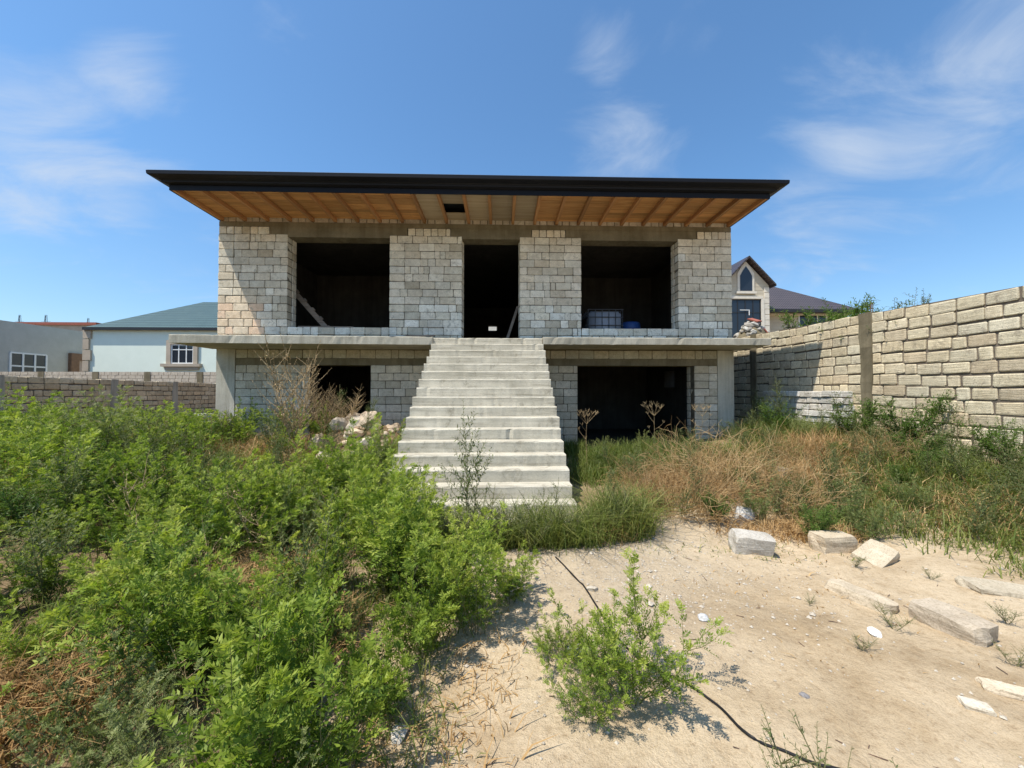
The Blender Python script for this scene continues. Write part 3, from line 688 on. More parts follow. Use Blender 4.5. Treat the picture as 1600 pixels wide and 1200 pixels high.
# grey building
GX = -32.5; gb = empty('grey_building', (GX - 4, 24, 0), 'long plain grey rendered building with wide window beside mint house', 'building')
ga = on(0, GX, 0, 502); gbp = on(0, GX, 130, 517)
gm = MB(); gm.v = [(GX, 12, -.2), (GX, 40, -.2), (GX-12, 40, -.2), (GX-12, 12, -.2), (GX, 12, ga.z), (GX, 40, gbp.z), (GX-12, 40, gbp.z), (GX-12, 12, ga.z)]
gm.f = [(0, 1, 5, 4), (1, 2, 6, 5), (2, 3, 7, 6), (3, 0, 4, 7), (4, 5, 6, 7)]; gm.obj('wall', M['grey_wall'], gb)
wa = on(0, GX, 15, 580); wb = on(0, GX, 72, 553)
z0, z1 = wa.z - .5, on(0, GX, 40, 552.5).z
wq = MB(); 
for y in np.linspace(wa.y, wb.y, 4): wq.box(GX - .02, GX + .06, y - .05, y + .05, z0, z1)
for z in (z0, (z0 + z1) / 2, z1): wq.box(GX - .02, GX + .05, wa.y, wb.y, z - .05, z + .05)
wo = wq.obj('window', M['white'], gb); MB().box(GX, GX + .02, wa.y, wb.y, z0, z1).obj('pane', M['glass'], wo)
da = on(0, GX, 106, 580); db = on(0, GX, 131, 552); dz0, dz1 = -.2, on(0, GX, 106, 551.5).z
dd = MB().box(GX, GX + .25, da.y, da.y + .55, dz0, dz1).box(GX, GX + .25, da.y + .55, db.y + 1.2, dz1 - .5, dz1).obj('portal', M['brown'], gb)
MB().box(GX, GX + .04, da.y + .55, db.y + 1.2, dz0, dz1 - .502).obj('door', M['pink'], dd)
# further building with red parapet
fb = empty('distant_red_parapet_building', (-52, 52, 0), 'distant beige building with thin red parapet behind grey building', 'building')
bx0 = on(1, 50, -40, 506).x; bx1 = on(1, 50, 150, 506).x; bz = on(1, 50, 80, 508).z
MB().box(bx0, bx1, 50, 58, -.2, bz).obj('wall', M['stone_trim'], fb); MB().box(bx0 - .2, bx1 + .2, 49.8, 58.2, bz, bz + .35).obj('parapet', M['redtile'], fb)
# pylons
def pylon(px_, py_, Y):
    tip = on(1, Y, px_, py_); hgt = tip.z; m = MB(); w = 1.4
    for sx in (-1, 1):
        for sy in (-1, 1): m.beam((tip.x + sx * w, Y + sy * w, 0), (tip.x + sx * .15, Y + sy * .15, hgt), .07, .07, (0, 1, 0))
    for i in range(8):
        z = hgt * i / 8; z2 = hgt * (i + 1) / 8; k = w * (1 - i / 8) + .15; k2 = w * (1 - (i + 1) / 8) + .15
        m.beam((tip.x - k, Y - k, z), (tip.x + k2, Y - k2, z2), .045, .045, (0, 1, 0)); m.beam((tip.x + k, Y - k, z), (tip.x - k2, Y - k2, z2), .045, .045, (0, 1, 0))
    for q in (.82, .92): m.beam((tip.x - 1.6, Y, hgt * q), (tip.x + 1.6, Y, hgt * q), .06, .06)
    tag(m.obj('power_pylon', M['dark_metal']), 'faint distant lattice pylon above the grey building roof', 'pylon', 'pylons on the skyline')
for a in ((31, 492, 150), (72, 492, 140), (138, 497, 160)): pylon(*a)
# house with gable tower
KY = 30.
kh = empty('gabled_house', (16, KY, 0), 'cream house with steep gable, pointed attic window and brown tiled roof', 'house')
ax = on(1, KY, 1165, 404); half = on(1, KY, 1201, 447).x - ax.x; gz_ = on(1, KY, 1201, 446).z; apex = on(1, KY, 1165, 408).z
X0, X1 = ax.x - half, ax.x + half
gw = MB().poly_prism([(X0, -.2), (X1, -.2), (X1, gz_), (ax.x, apex), (X0, gz_)], KY, KY + 8).obj('tower_wall', M['cream'], kh)
zlines = np.arange(gz_ - 6, gz_ + 1.6, .28)
for z in zlines:
    hw = half if z + .25 < gz_ else half * (apex - z - .27) / (apex - gz_)
    if hw > .3: MB().box(ax.x - hw + .02, ax.x + hw - .02, KY - .02, KY, z, z + .25).obj('cladding_board', M['cream'], kh)
rt = MB(); oh = .28; sl = (apex - gz_) / half
for s in (-1, 1):
    p0 = Vector((ax.x, 0, apex + .12)); p1 = Vector((ax.x + s * (half + oh), 0, gz_ + .12 - sl * oh)); b = len(rt.v)
    for y in (KY - .5, KY + 8):
        for p_ in (p0, p1):
            rt.v.append((p_.x, y, p_.z)); rt.v.append((p_.x, y, p_.z + .16))
    rt.f += [(b, b+1, b+3, b+2), (b+4, b+6, b+7, b+5), (b+1, b+5, b+7, b+3), (b, b+2, b+6, b+4), (b+2, b+3, b+7, b+6)]
rt.obj('gable_roof', M['roof_brown'], kh)
tw = on(1, KY, 1143, 500).x
def pointed(x0, x1, z0, z1, s):
    m_ = (x0 + x1) / 2; return [(x0, z0), (x1, z0), (x1, z0 + (z1 - z0) * s), (m_ + (x1 - x0) * .24, z0 + (z1 - z0) * (s + .22)), (m_, z1), (m_ - (x1 - x0) * .24, z0 + (z1 - z0) * (s + .22)), (x0, z0 + (z1 - z0) * s)]
a0, a1, c0, c1 = rect_on(KY, 1151.5, 409, 1177, 456.5)
aw = MB().poly_prism(pointed(a0, a1, c0, c1, .62), KY - .10, KY - .021).obj('attic_window_surround', M['cream_trim'], kh)
b0, b1, e0_, e1 = rect_on(KY, 1155.3, 417, 1173.3, 455)
MB().poly_prism(pointed(b0, b1, e0_, e1, .62), KY - .13, KY - .102).obj('pane', M['glass'], aw)
MB().box(a0 - .12, a1 + .12, KY - .2, KY - .105, c0 - .15, c0 + .03).obj('sill', M['cream_trim'], aw)
l0, l1, m0, m1 = rect_on(KY, 1125, 463.5, 1191, 467); MB().box(l0, l1, KY - .14, KY - .021, m0, m1).obj('string_course', M['cream_trim'], kh)
l0, l1, m0, m1 = rect_on(KY, 1188.5, 467, 1192.5, 515); MB().box(l0, l1, KY - .14, KY - .021, m0, m1 - .01).obj('pilaster', M['cream_trim'], kh)
l0, l1, m0, m1 = rect_on(KY, 1194.5, 449, 1200, 515)
zq = m1
while zq > m0 - 3: MB().box(l0 + R.uniform(-.08, 0), l1 + .03, KY - .09, KY + .05, zq - .42, zq - .02).obj('quoin', M['cream_trim'], kh); zq -= .44
b0, b1, e0_, e1 = rect_on(KY, 1128, 468.5, 1187.5, 512)
bg_ = window(kh, KY - .03, b0, b1, e0_ - 1.5, e1, nm=4, nt_=1, frame='dark_metal', fr=.07)
t0_, t1_, u0, u1 = rect_on(KY - .1, 1156, 484, 1171, 492.5)
MB().box(t0_, t1_, KY - .13, KY - .1, u1 - .05, u1).box(t1_ - .06, t1_, KY - .13, KY - .1, u0, u1 - .05).obj('vent_sash', M['white'], bg_)
# lower wing with hip roof
KW = KY + 1.6
wx0, wx1 = X1 - .3, on(1, KW, 1324, 490).x; wz = on(1, KW, 1260, 487.5).z
MB().box(X1 + .01, wx1, KW, KW + 7, -.2, wz).obj('wing_wall', M['cream'], kh)
for z in np.arange(wz - 2.6, wz - .35, .28): MB().box(X1 + .01, wx1 - .02, KW - .02, KW, z, z + .25).obj('cladding_board', M['cream'], kh)
MB().box(X1 + .01, wx1 + .08, KW - .12, KW + .1, wz - .32, wz - .01).obj('cornice', M['cream_trim'], kh)
r_ = rect_on(KW, 1247, 491, 1291, 512); window(kh, KW - .021, r_[0], r_[1], r_[2] - .4, r_[3], nm=2, frame='white', fr=.1)
er = on(1, KW - 1., 1348, 484); eL = X1 - .2; pk = on(1, KW + 3, 1200, 445.5)
wr = MB(); ye0, ye1 = KW - 1., KW + 8
wr.v = [(eL, ye0, er.z), (er.x, ye0, er.z), (er.x, ye1, er.z), (eL, ye1, er.z), (pk.x - 3, KW + 3, pk.z + .3), (pk.x, KW + 3, pk.z)]
wr.f = [(0, 1, 5, 4), (1, 2, 5), (2, 3, 4, 5), (3, 0, 4)]
wo = wr.obj('wing_roof', M['roof_brown'], kh)
MB().box(X1 + .02, er.x + .05, ye0 - .08, ye0 + .05, er.z - .24, er.z + .015).obj('gutter', M['dark_metal'], wo)
MB().box(X1 + .02, er.x, ye0 + .052, KW + 7.5, er.z - .16, er.z - .02).obj('eaves', M['dark_metal'], wo)
MB().tube([(er.x - .1, ye0 + .2, er.z - .2), (er.x - .25, ye0 + .3, er.z - .6), (wx1 + .1, KW - .1, er.z - 1.2), (wx1 + .1, KW - .1, -.2)], .07, .07, 6).obj('downpipe', M['dark_metal'], kh)
# house standing behind, seen through the hole in the back wall
bh = empty('beige_house', (-.5, 34, 0), 'beige house glimpsed through the small opening deep inside the doorway', 'house')
MB().box(-3.5, 2.5, 32, 38, -.2, 8.6).obj('wall', M['cream_trim'], bh)
MB().poly_prism([(-3.9, 8.6), (2.9, 8.6), (-.5, 10.2)], 31.6, 38.4).obj('roof', M['roof_brown'], bh)

# ------------------------------------------------------------------ stones and blocks
def rock_mesh(seed, sub=2, boxy=0., jag=.22):
    bm = bmesh.new()
    if boxy: bmesh.ops.create_cube(bm, size=1.6); bmesh.ops.subdivide_edges(bm, edges=bm.edges[:], cuts=3, use_grid_fill=True)
    else: bmesh.ops.create_icosphere(bm, subdivisions=sub, radius=1)
    r = random.Random(seed); o = Vector((r.uniform(0, 99), r.uniform(0, 99), r.uniform(0, 99)))
    cuts = [(Vector((r.gauss(0, 1), r.gauss(0, 1), r.gauss(0, 1))).normalized(), r.uniform(.55, .85)) for _ in range(7)] if not boxy else []
    for v in bm.verts:
        for n_, d in cuts:
            e = v.co.dot(n_) - d
            if e > 0: v.co -= n_ * e
        k = jag if not boxy else .13
        v.co += Vector((noise.noise(v.co * 1.3 + o), noise.noise(v.co * 1.3 + o * 2), noise.noise(v.co * 1.3 + o * 3))) * k + Vector((noise.noise(v.co * 4 + o), noise.noise(v.co * 4 + o * 2), noise.noise(v.co * 4 + o * 3))) * k * .35
        if boxy:
            q = v.co; m_ = sorted([abs(q.x), abs(q.y), abs(q.z)])
            if m_[1] > .72: v.co *= .965
            if m_[0] > .72: v.co *= .95
    me = bpy.data.meshes.new('rock'); bm.to_mesh(me); bm.free(); return me
ROCKS = [rock_mesh(s) for s in range(8)]; BLK = [rock_mesh(40 + s, boxy=1.) for s in range(4)]
for q in ROCKS: q.materials.append(M['rock'])
for q in BLK: q.materials.append(M['block'])
def rock(me, loc, size, rot, color, name, label, cat, group=None):
    o = bpy.data.objects.new(name, me); COL.objects.link(o); o.location = loc; o.scale = size; o.rotation_euler = rot; o.color = tuple(color) + (1,)
    return tag(o, label, cat, group)
def block_px(px_, py_, size, rotz, label, tilt=(0, 0), col=(.66, .60, .51), i=0, sink=.02, name='limestone_block'):
    p = gpx(px_, py_); s = Vector(size) / 1.6 / 1.0
    return rock(BLK[i % 4], (p.x, p.y + size[1] * .0, gz(p.x, p.y) + size[2] / 2 - sink), s, (tilt[0], tilt[1], rotz), shade(col, .05), name, label, 'block')
block_px(1174, 862, (.36, .20, .23), -.12, 'pale upright block half tipped in grass at the sandy edge', (.15, .08), (.44, .41, .36), 0, .05)
block_px(1300, 858, (.36, .2, .21), .08, 'square-cut cream block at the foot of the dark green bush', (0, 0), (.46, .39, .29), 1, .05)
block_px(1366, 874, (.34, .24, .17), .35, 'broken wedge of cream limestone beside the square-cut block', (.3, -.35), (.44, .38, .285), 2, .08)
block_px(1345, 938, (.19, .42, .14), .30, 'long flat cream block sunk in the sand', (0, .1), (.45, .385, .29), 3, .07)
block_px(1487, 985, (.21, .36, .17), .18, 'thick rough block with dark broken end lying on bare sand', (0, -.05), (.41, .355, .28), 0, .05)
block_px(1570, 925, (.50, .22, .12), -.25, 'flat weathered stone slab nearly buried beside the grass', (.05, .06), (.45, .38, .28), 1, .08)
_p = gpx(1163, 818); rock(ROCKS[2], (_p.x, _p.y, gz(_p.x, _p.y) + .09), (.11, .10, .14), (.2, .1, .4), (.45, .43, .4), 'stone', 'small grey stone standing behind the tipped block', 'stone')
block_px(1222, 752, (.22, .16, .22), .3, 'grey block poking out of the dry weeds', (.1, .1), (.5, .49, .47), 3, .0)
block_px(1575, 1085, (.20, .09, .05), -.5, 'thin flat stone flake on the sand near the feathery weed', (0, 0), (.52, .44, .33), 0, .02)
block_px(1525, 1106, (.11, .07, .04), -.5, 'small pale stone flake beside the thin flat one', (0, 0), (.54, .47, .37), 1, .02)
for (x, y, s, l, c) in ((1101, 968, .05, 'grey pebble alone on the bare sand', (.42, .42, .42)), (896, 1022, .05, 'pale pebble under the sprawling shrub', (.6, .58, .55)), (1368, 992, .055, 'white chunk of stone between small weeds', (.75, .75, .73)), (925, 922, .05, 'small tan stone beside the black cable', (.5, .45, .37)), (625, 1150, .06, 'pale stone half hidden in the shaded weeds', (.6, .56, .5)), (1258, 1090, .03, 'dark flat pebble near the cable end', (.2, .19, .19))):
    p = gpx(x, y); rock(R.choice(ROCKS), (p.x, p.y, p.z + s * .25), (s, s * .8, s * .55), (0, 0, R.uniform(0, 6)), c, 'stone', l, 'stone')
# rubble heap before the basement doorway
for i in range(80):
    a = R.uniform(0, 6.28); q = R.random() ** .6; x = -2.9 + 1.35 * q * math.cos(a); y = 8.35 + .95 * q * math.sin(a); s = R.choice([R.uniform(.05, .12), R.uniform(.12, .26)]) * (1.2 - .5 * q)
    rock(R.choice(ROCKS + BLK[:2]), (x, y, gz(x, y) + s * .25), (s * R.uniform(.8, 1.5), s, s * R.uniform(.6, .95)), (R.uniform(-.5, .5), R.uniform(-.5, .5), R.uniform(0, 6)), shade(R.choice([(.50, .40, .29), (.44, .36, .27), (.54, .47, .37), (.46, .33, .22)]), .1), 'rubble_stone', 'broken limestone lump in the rubble heap before the basement doorway', 'stone', 'rubble heap before the basement doorway')
for i, (x, y, z, rz2, l) in enumerate(((-7.35, 9.72, .12, .2, 'lowest grey block at the foot of the pale corner column'), (-6.95, 9.66, .12, -.2, 'grey block beside the lowest one at the column foot'), (-7.2, 9.7, .34, -.1, 'middle grey block in the small heap at the column foot'), (-6.72, 9.78, .36, .5, 'grey block leaning on the wall beside the column foot'), (-7.28, 9.66, .545, .35, 'topmost flat block of the heap at the column foot'))):
    rock(BLK[i % 4], (x, y, gz(x, 9.7) + z), (.25, .13, .12 if i < 4 else .07), (R.uniform(-.08, .08), R.uniform(-.08, .08), rz2), shade((.46, .44, .41), .1), 'grey_block', l, 'block')
# rubble mound on the higher neighbouring ground
MC = Vector((9.05, 13.6, 2.1))
def mz(r): return MC.z + 2.0 * max(0, 1 - (r / .98) ** 2.0)
for i in range(110):
    a = R.uniform(0, 6.28); q = R.random() ** .55 * .98; x = MC.x + q * math.cos(a); y = MC.y + q * math.sin(a); s = R.uniform(.07, .17)
    rock(R.choice(ROCKS), (x, y, mz(q) - s * .1), (s * R.uniform(.8, 1.4), s, s * R.uniform(.7, 1)), (R.uniform(-1, 1), R.uniform(-1, 1), R.uniform(0, 6)), shade(R.choice([(.34, .325, .295), (.40, .385, .35), (.28, .265, .24), (.44, .425, .39)]), .1), 'mound_stone', 'grey lump in the rubble mound behind the tan wall', 'stone', 'rubble mound behind the tan wall')
mm = lathe([(.98 * t, 2.0 * (1 - t * t)) for t in (1, .9, .75, .6, .4, .2, 0)], MC, 18)
tag(mm.obj('rubble_mound', M['conc_beam'], None, True), 'grey earth core of the rubble mound behind the tan wall', 'mound')
for (q, a, l) in ((.12, -1.2, 'red clay tile on the crest of the rubble mound'), (.5, -.5, 'red clay tile sliding down the rubble mound'), (.82, -.35, 'lowest red clay tile on the rubble mound')):
    o = MB().box(-.2, .2, -.12, .12, -.02, .02).obj('clay_tile', M['redtile']); o.location = (MC.x + q * math.cos(a), MC.y + q * math.sin(a), mz(q) + .10); o.rotation_euler = (.15, math.atan(2 * 2.0 * q / .96) * .9, a); tag(o, l, 'tile')
# rebar stubs over the wall post
for i, dx in enumerate((-.05, .06, .10)):
    tag(MB().tube([(8.1 + dx, 8.1 + i * .09, rzt(8.1) - .1), (8.1 + dx * 1.4, 8.1 + i * .09, rzt(8.1) + .18 + .05 * i)], .008, .008, 5).obj('rebar_stub', M['rust']), 'rusty rebar stub rising from the top of the tan wall post', 'rebar', 'rebar stubs on the wall post')
# cable
cpts = [gpx(*q) + Vector((0, 0, .008)) for q in ((868, 872), (900, 905), (930, 945), (955, 985), (985, 1020), (1030, 1050), (1075, 1072), (1120, 1105), (1170, 1152), (1225, 1180), (1285, 1203), (1380, 1225))]
sm = []
for i in range(len(cpts) - 1):
    p0, p1, p2, p3 = cpts[max(0, i-1)], cpts[i], cpts[i+1], cpts[min(len(cpts)-1, i+2)]
    for t in np.linspace(0, 1, 7)[:-1]:
        c = .5 * ((2 * p1) + (p2 - p0) * t + (2*p0 - 5*p1 + 4*p2 - p3) * t*t + (3*p1 - p0 - 3*p2 + p3) * t**3); c.z = max(c.z, gz(c.x, c.y) + .006); sm.append(c)
tag(MB().tube(sm, .0065, .0065, 6).obj('cable', M['black'], None, True), 'thin black cable lying across the sand past the sprawling shrub', 'cable')
# gravel scattered on the sand: one mass
gv = []; gf = []
for i in range(3900):
    if i < 2400: x, y = R.gauss(1.1, .75), R.gauss(3.5, .7)
    else: x, y = R.uniform(-1.5, 4.6), R.uniform(.9, 5.2)
    s = abs(R.gauss(0, 1)) * .0045 + .003
    if R.random() < .02: s *= 2.4
    z = gz(x, y); b = len(gv)
    for (u, v2, w) in ((1, 0, 0), (0, 1, 0), (-1, 0, 0), (0, -1, 0), (0, 0, .9), (0, 0, -.5)): gv.append((x + u * s * R.uniform(.7, 1.4), y + v2 * s * R.uniform(.7, 1.4), z + s * .2 + w * s * R.uniform(.6, 1)))
    gf += [(b, b+1, b+4), (b+1, b+2, b+4), (b+2, b+3, b+4), (b+3, b, b+4), (b+1, b, b+5), (b+2, b+1, b+5), (b+3, b+2, b+5), (b, b+3, b+5)]
gr = mesh_obj('gravel', gv, gf, M['rock']); gr.color = (.45, .40, .33, 1); tag(gr, 'loose pale gravel scattered over the bare sand', 'gravel', None, 'stuff')

# ------------------------------------------------------------------ plants
def np_mesh(name, verts, quads, tint, material, smooth=False):
    """quads: (n,4) index array, tint per vertex"""
    me = bpy.data.meshes.new(name); n = len(quads)
    me.vertices.add(len(verts)); me.vertices.foreach_set('co', np.asarray(verts, dtype=np.float32).ravel())
    me.loops.add(n * 4); me.loops.foreach_set('vertex_index', np.asarray(quads, dtype=np.int32).ravel())
    me.polygons.add(n); me.polygons.foreach_set('loop_start', np.arange(0, n * 4, 4, dtype=np.int32))
    me.update(calc_edges=True)
    a = me.attributes.new('tint', 'FLOAT', 'POINT'); a.data.foreach_set('value', np.asarray(tint, dtype=np.float32))
    me.materials.append(material); me.validate(); return me
def unit(a): return a / np.maximum(1e-6, np.linalg.norm(a, axis=-1, keepdims=True))
def pinnate(O, D, L, pairs, size, rng, tint0, droop=.35, width=.38):
    """feather leaves: O,D (n,3), L (n) -> verts, quads, tint"""
    n = len(O); t = np.linspace(.16, 1, pairs); Z = np.array([0, 0, 1.])
    S = unit(np.cross(D, Z + rng.normal(0, .25, (n, 3)))); U = unit(np.cross(S, D))
    P = O[:, None] + D[:, None] * (L[:, None] * t)[..., None] - Z * (droop * L[:, None] * t ** 2)[..., None]
    T = unit(D[:, None] - Z * (2 * droop * t)[None, :, None])
    V_, TT = [], []
    sides = [(-1, 1.), (1, 1.)]
    for sd, _ in sides:
        dr = unit(S[:, None] * sd * .86 + T * .45 + U[:, None] * .22 + rng.normal(0, .16, (n, pairs, 3)))
        l = size * (1 - .5 * np.abs(t - .45) ** 1.2)[None, :] * rng.uniform(.8, 1.15, (n, pairs))
        nrm = unit(np.cross(dr, T) * sd * -1 + rng.normal(0, .3, (n, pairs, 3))); wd = unit(np.cross(dr, nrm))
        w = l * width * .5
        base = P; mid = P + dr * (l * .5)[..., None] + nrm * (l * .06)[..., None]; tip = P + dr * l[..., None] - nrm * (l * .08)[..., None]
        V_.append(np.stack([base, mid + wd * w[..., None], tip, mid - wd * w[..., None]], 2).reshape(-1, 3))
        TT.append(np.repeat(np.clip(tint0[:, None] + rng.normal(0, .13, (n, pairs)), 0, 1).reshape(-1), 4))
    # end leaflet
    l = size * rng.uniform(.8, 1.1, n); Te = T[:, -1]; Pe = P[:, -1]
    V_.append(np.stack([Pe, Pe + Te * (l * .5)[:, None] + S * (l * width * .5)[:, None], Pe + Te * l[:, None], Pe + Te * (l * .5)[:, None] - S * (l * width * .5)[:, None]], 1).reshape(-1, 3)); TT.append(np.repeat(tint0, 4))
    # leaf stalk as a thin strip
    a = O; b = P[:, -1]; w = S * .0016
    V_.append(np.stack([a - w, a + w, b + w * .4, b - w * .4], 1).reshape(-1, 3)); TT.append(np.repeat(tint0 * .8, 4))
    v = np.concatenate(V_); return v, np.arange(len(v)).reshape(-1, 4), np.concatenate(TT)
def simple_leaves(O, D, L, rng, tint0, width=.3, twist=.4):
    n = len(O); Z = np.array([0, 0, 1.]); S = unit(np.cross(D, Z + rng.normal(0, twist, (n, 3)))); U = unit(np.cross(S, D)); w = (L * width * .5)[:, None]; l = L[:, None]
    v = np.stack([O, O + D * l * .45 + S * w + U * l * .05, O + D * l - U * l * .1, O + D * l * .45 - S * w + U * l * .05], 1).reshape(-1, 3)
    return v, np.arange(len(v)).reshape(-1, 4), np.repeat(tint0, 4)
def strips(paths, r0, r1, rng=None):
    """stalks: list of polylines -> 3-sided tubes as quads"""
    v = []; q = []
    for pth, a, b in zip(paths, r0, r1):
        m = len(pth); base = len(v)
        for i in range(m):
            d = unit(pth[min(i+1, m-1)] - pth[max(i-1, 0)]); o = unit(np.cross(d, [.3, .9, .2])); c = np.cross(d, o); r = a + (b - a) * i / (m - 1)
            for k in range(3): t = 2.094 * k; v.append(pth[i] + (o * math.cos(t) + c * math.sin(t)) * r)
        for i in range(m - 1):
            for k in range(3): q.append((base+i*3+k, base+i*3+(k+1) % 3, base+(i+1)*3+(k+1) % 3, base+(i+1)*3+k))
    return np.array(v), np.array(q)
def curve(p, d, L, n, rng, wob=.15, up=.0, sag=0.):
    """polyline that wanders"""
    pts = [np.array(p, float)]; d = unit(np.array(d, float)); s = L / n
    for i in range(n):
        d = unit(d + rng.normal(0, wob, 3) * .6 + np.array([0, 0, up]) - np.array([0, 0, sag * i / n])); pts.append(pts[-1] + d * s)
    return np.array(pts)
def along(pth, t):
    f = t * (len(pth) - 1); i = min(int(f), len(pth) - 2); return pth[i] + (pth[i+1] - pth[i]) * (f - i), unit(pth[i+1] - pth[i])
def shrub_meshes(seed, h=.8, spread=.5, nst=13, pairs=7, size=.034, branch=3, leafL=.135, step=.036, mat_='leaf', start=.12, width=.34):
    """many rising shoots, each set with feather leaves that point up and out"""
    rng = np.random.default_rng(seed); paths, ra, rb = [], [], []; O, D, L, T = [], [], [], []
    for s in range(nst):
        a = 2 * math.pi * (s + rng.uniform(-.4, .4)) / nst; lean = rng.uniform(.05, 1.15) * spread
        p0 = np.array([math.cos(a), math.sin(a), 0]) * rng.uniform(.02, .12); hh = h * rng.uniform(.55, 1.3) * (1.1 - .35 * lean)
        main = curve(p0, (math.cos(a) * lean, math.sin(a) * lean, .8), hh, 8, rng, .13, .02, .03)
        paths.append(main); ra.append(.005); rb.append(.0013); subs = [(main, start)]
        for k in range(branch):
            q, dq = along(main, rng.uniform(.15, .7)); aa = rng.uniform(0, 6.28)
            br = curve(q, dq * .75 + np.array([math.cos(aa), math.sin(aa), .2]) * .6, h * rng.uniform(.22, .5), 5, rng, .15, .07)
            paths.append(br); ra.append(.0028); rb.append(.001); subs.append((br, .12))
        young = rng.uniform(-.1, .25)
        for pth, st in subs:
            ln = np.linalg.norm(np.diff(pth, axis=0), axis=1).sum(); m = max(2, int(ln * (1 - st) / step)); ph = rng.uniform(0, 6)
            for j in range(m):
                if rng.random() < .10: continue
                t = st + (1 - st) * (j + .5) / m; q, dq = along(pth, t); ang = ph + j * 2.4
                rd = unit(np.cross(dq, [math.cos(ang), math.sin(ang), .3])); up = .55 + .7 * t
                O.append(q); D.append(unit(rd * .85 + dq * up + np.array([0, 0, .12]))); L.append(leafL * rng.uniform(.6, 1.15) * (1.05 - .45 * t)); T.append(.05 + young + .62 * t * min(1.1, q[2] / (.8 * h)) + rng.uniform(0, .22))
            q, dq = along(pth, 1.)
            for _ in range(2): O.append(q); D.append(unit(dq + rng.normal(0, .25, 3))); L.append(leafL * .55); T.append(.8 + young)
    O, D, L, T = map(np.array, (O, D, L, T))
    v, q, t = pinnate(O, D, L, pairs, size, rng, np.clip(T, 0, 1), .22, width)
    sv, sq = strips(paths, ra, rb)
    return np_mesh('stems', sv, sq, np.full(len(sv), .4), M['stem']), np_mesh('foliage', v, q, t, M[mat_])
def weed_meshes(seed, h=.9, nbr=9, leafL=.03, mat_='leaf_dark', nst=1, spread=.1, lstep=.02, brl=.4, width=.3, upb=.9, stem='stem', start=.15, per=1, thick=1.):
    """upright weed: thin stalk, rising side shoots, many small leaves"""
    rng = np.random.default_rng(seed); paths, ra, rb = [], [], []; O, D, L, T = [], [], [], []
    for s in range(nst):
        a = rng.uniform(0, 6.28); main = curve((0, 0, 0), (math.cos(a) * spread, math.sin(a) * spread, 1), h * rng.uniform(.8, 1.1), 9, rng, .09); paths.append(main); ra.append(.005 * thick); rb.append(.0012 * thick); subs = [(main, start, h)]
        for k in range(nbr):
            tt = rng.uniform(.12, .85); q, dq = along(main, tt); aa = k * 2.4 + rng.uniform(-.5, .5)
            br = curve(q, np.array([math.cos(aa), math.sin(aa), upb]), h * brl * (1.15 - tt) * rng.uniform(.7, 1.3), 5, rng, .16, .04); paths.append(br); ra.append(.0026 * thick); rb.append(.0009 * thick); subs.append((br, .05, h))
        for pth, st, _ in subs:
            ln = np.linalg.norm(np.diff(pth, axis=0), axis=1).sum(); m = max(2, int(ln * (1 - st) / lstep))
            for j in range(m):
                for _k in range(per):
                    t = st + (1 - st) * (j + rng.uniform(0, 1)) / m; q, dq = along(pth, min(1, t)); ang = j * 2.4 + _k + rng.uniform(-.4, .4); rd = unit(np.cross(dq, [math.cos(ang), math.sin(ang), .3]))
                    O.append(q); D.append(unit(rd * .8 + dq * .6)); L.append(leafL * rng.uniform(.5, 1.2) * (1.15 - .5 * t)); T.append(rng.uniform(.1, .9))
    sv, sq = strips(paths, ra, rb); v, q, t = simple_leaves(np.array(O), np.array(D), np.array(L), rng, np.array(T), width)
    return np_mesh('stems', sv, sq, rng.uniform(.2, .8, len(sv)), M[stem]), np_mesh('foliage', v, q, t, M[mat_])
def umbel_mesh(seed, h=.9, mat_='dry'):
    rng = np.random.default_rng(seed); paths, ra, rb = [], [], []
    main = curve((0, 0, 0), (rng.uniform(-.1, .1), rng.uniform(-.1, .1), 1), h, 8, rng, .05); paths.append(main); ra.append(.0045); rb.append(.003)
    def umb(p, d, L, lev):
        n = 11 if lev == 0 else 6
        for k in range(n):
            a = 2 * math.pi * k / n + rng.uniform(-.3, .3); b = curve(p, d * .9 + np.array([math.cos(a), math.sin(a), .2]) * (.75 if lev == 0 else .9), L * rng.uniform(.7, 1.2), 4, rng, .12, .08); paths.append(b); ra.append(.002 if lev == 0 else .0013); rb.append(.0013 if lev == 0 else .0024)
            if lev == 0: umb(b[-1], unit(b[-1] - b[-2]), L * .33, 1)
    umb(main[-1], np.array([0, 0, .55]), h * .27, 0)
    for t in (.55, .7, .85):
        q, dq = along(main, t); a = rng.uniform(0, 6.28); b = curve(q, np.array([math.cos(a), math.sin(a), .5]), h * .25, 5, rng, .1, .12); paths.append(b); ra.append(.003); rb.append(.002); umb(b[-1], unit(b[-1] - b[-2]), h * .07, 1)
    sv, sq = strips(paths, ra, rb); return np_mesh('dry_umbel', sv, sq, rng.uniform(.2, 1, len(sv)), M[mat_])
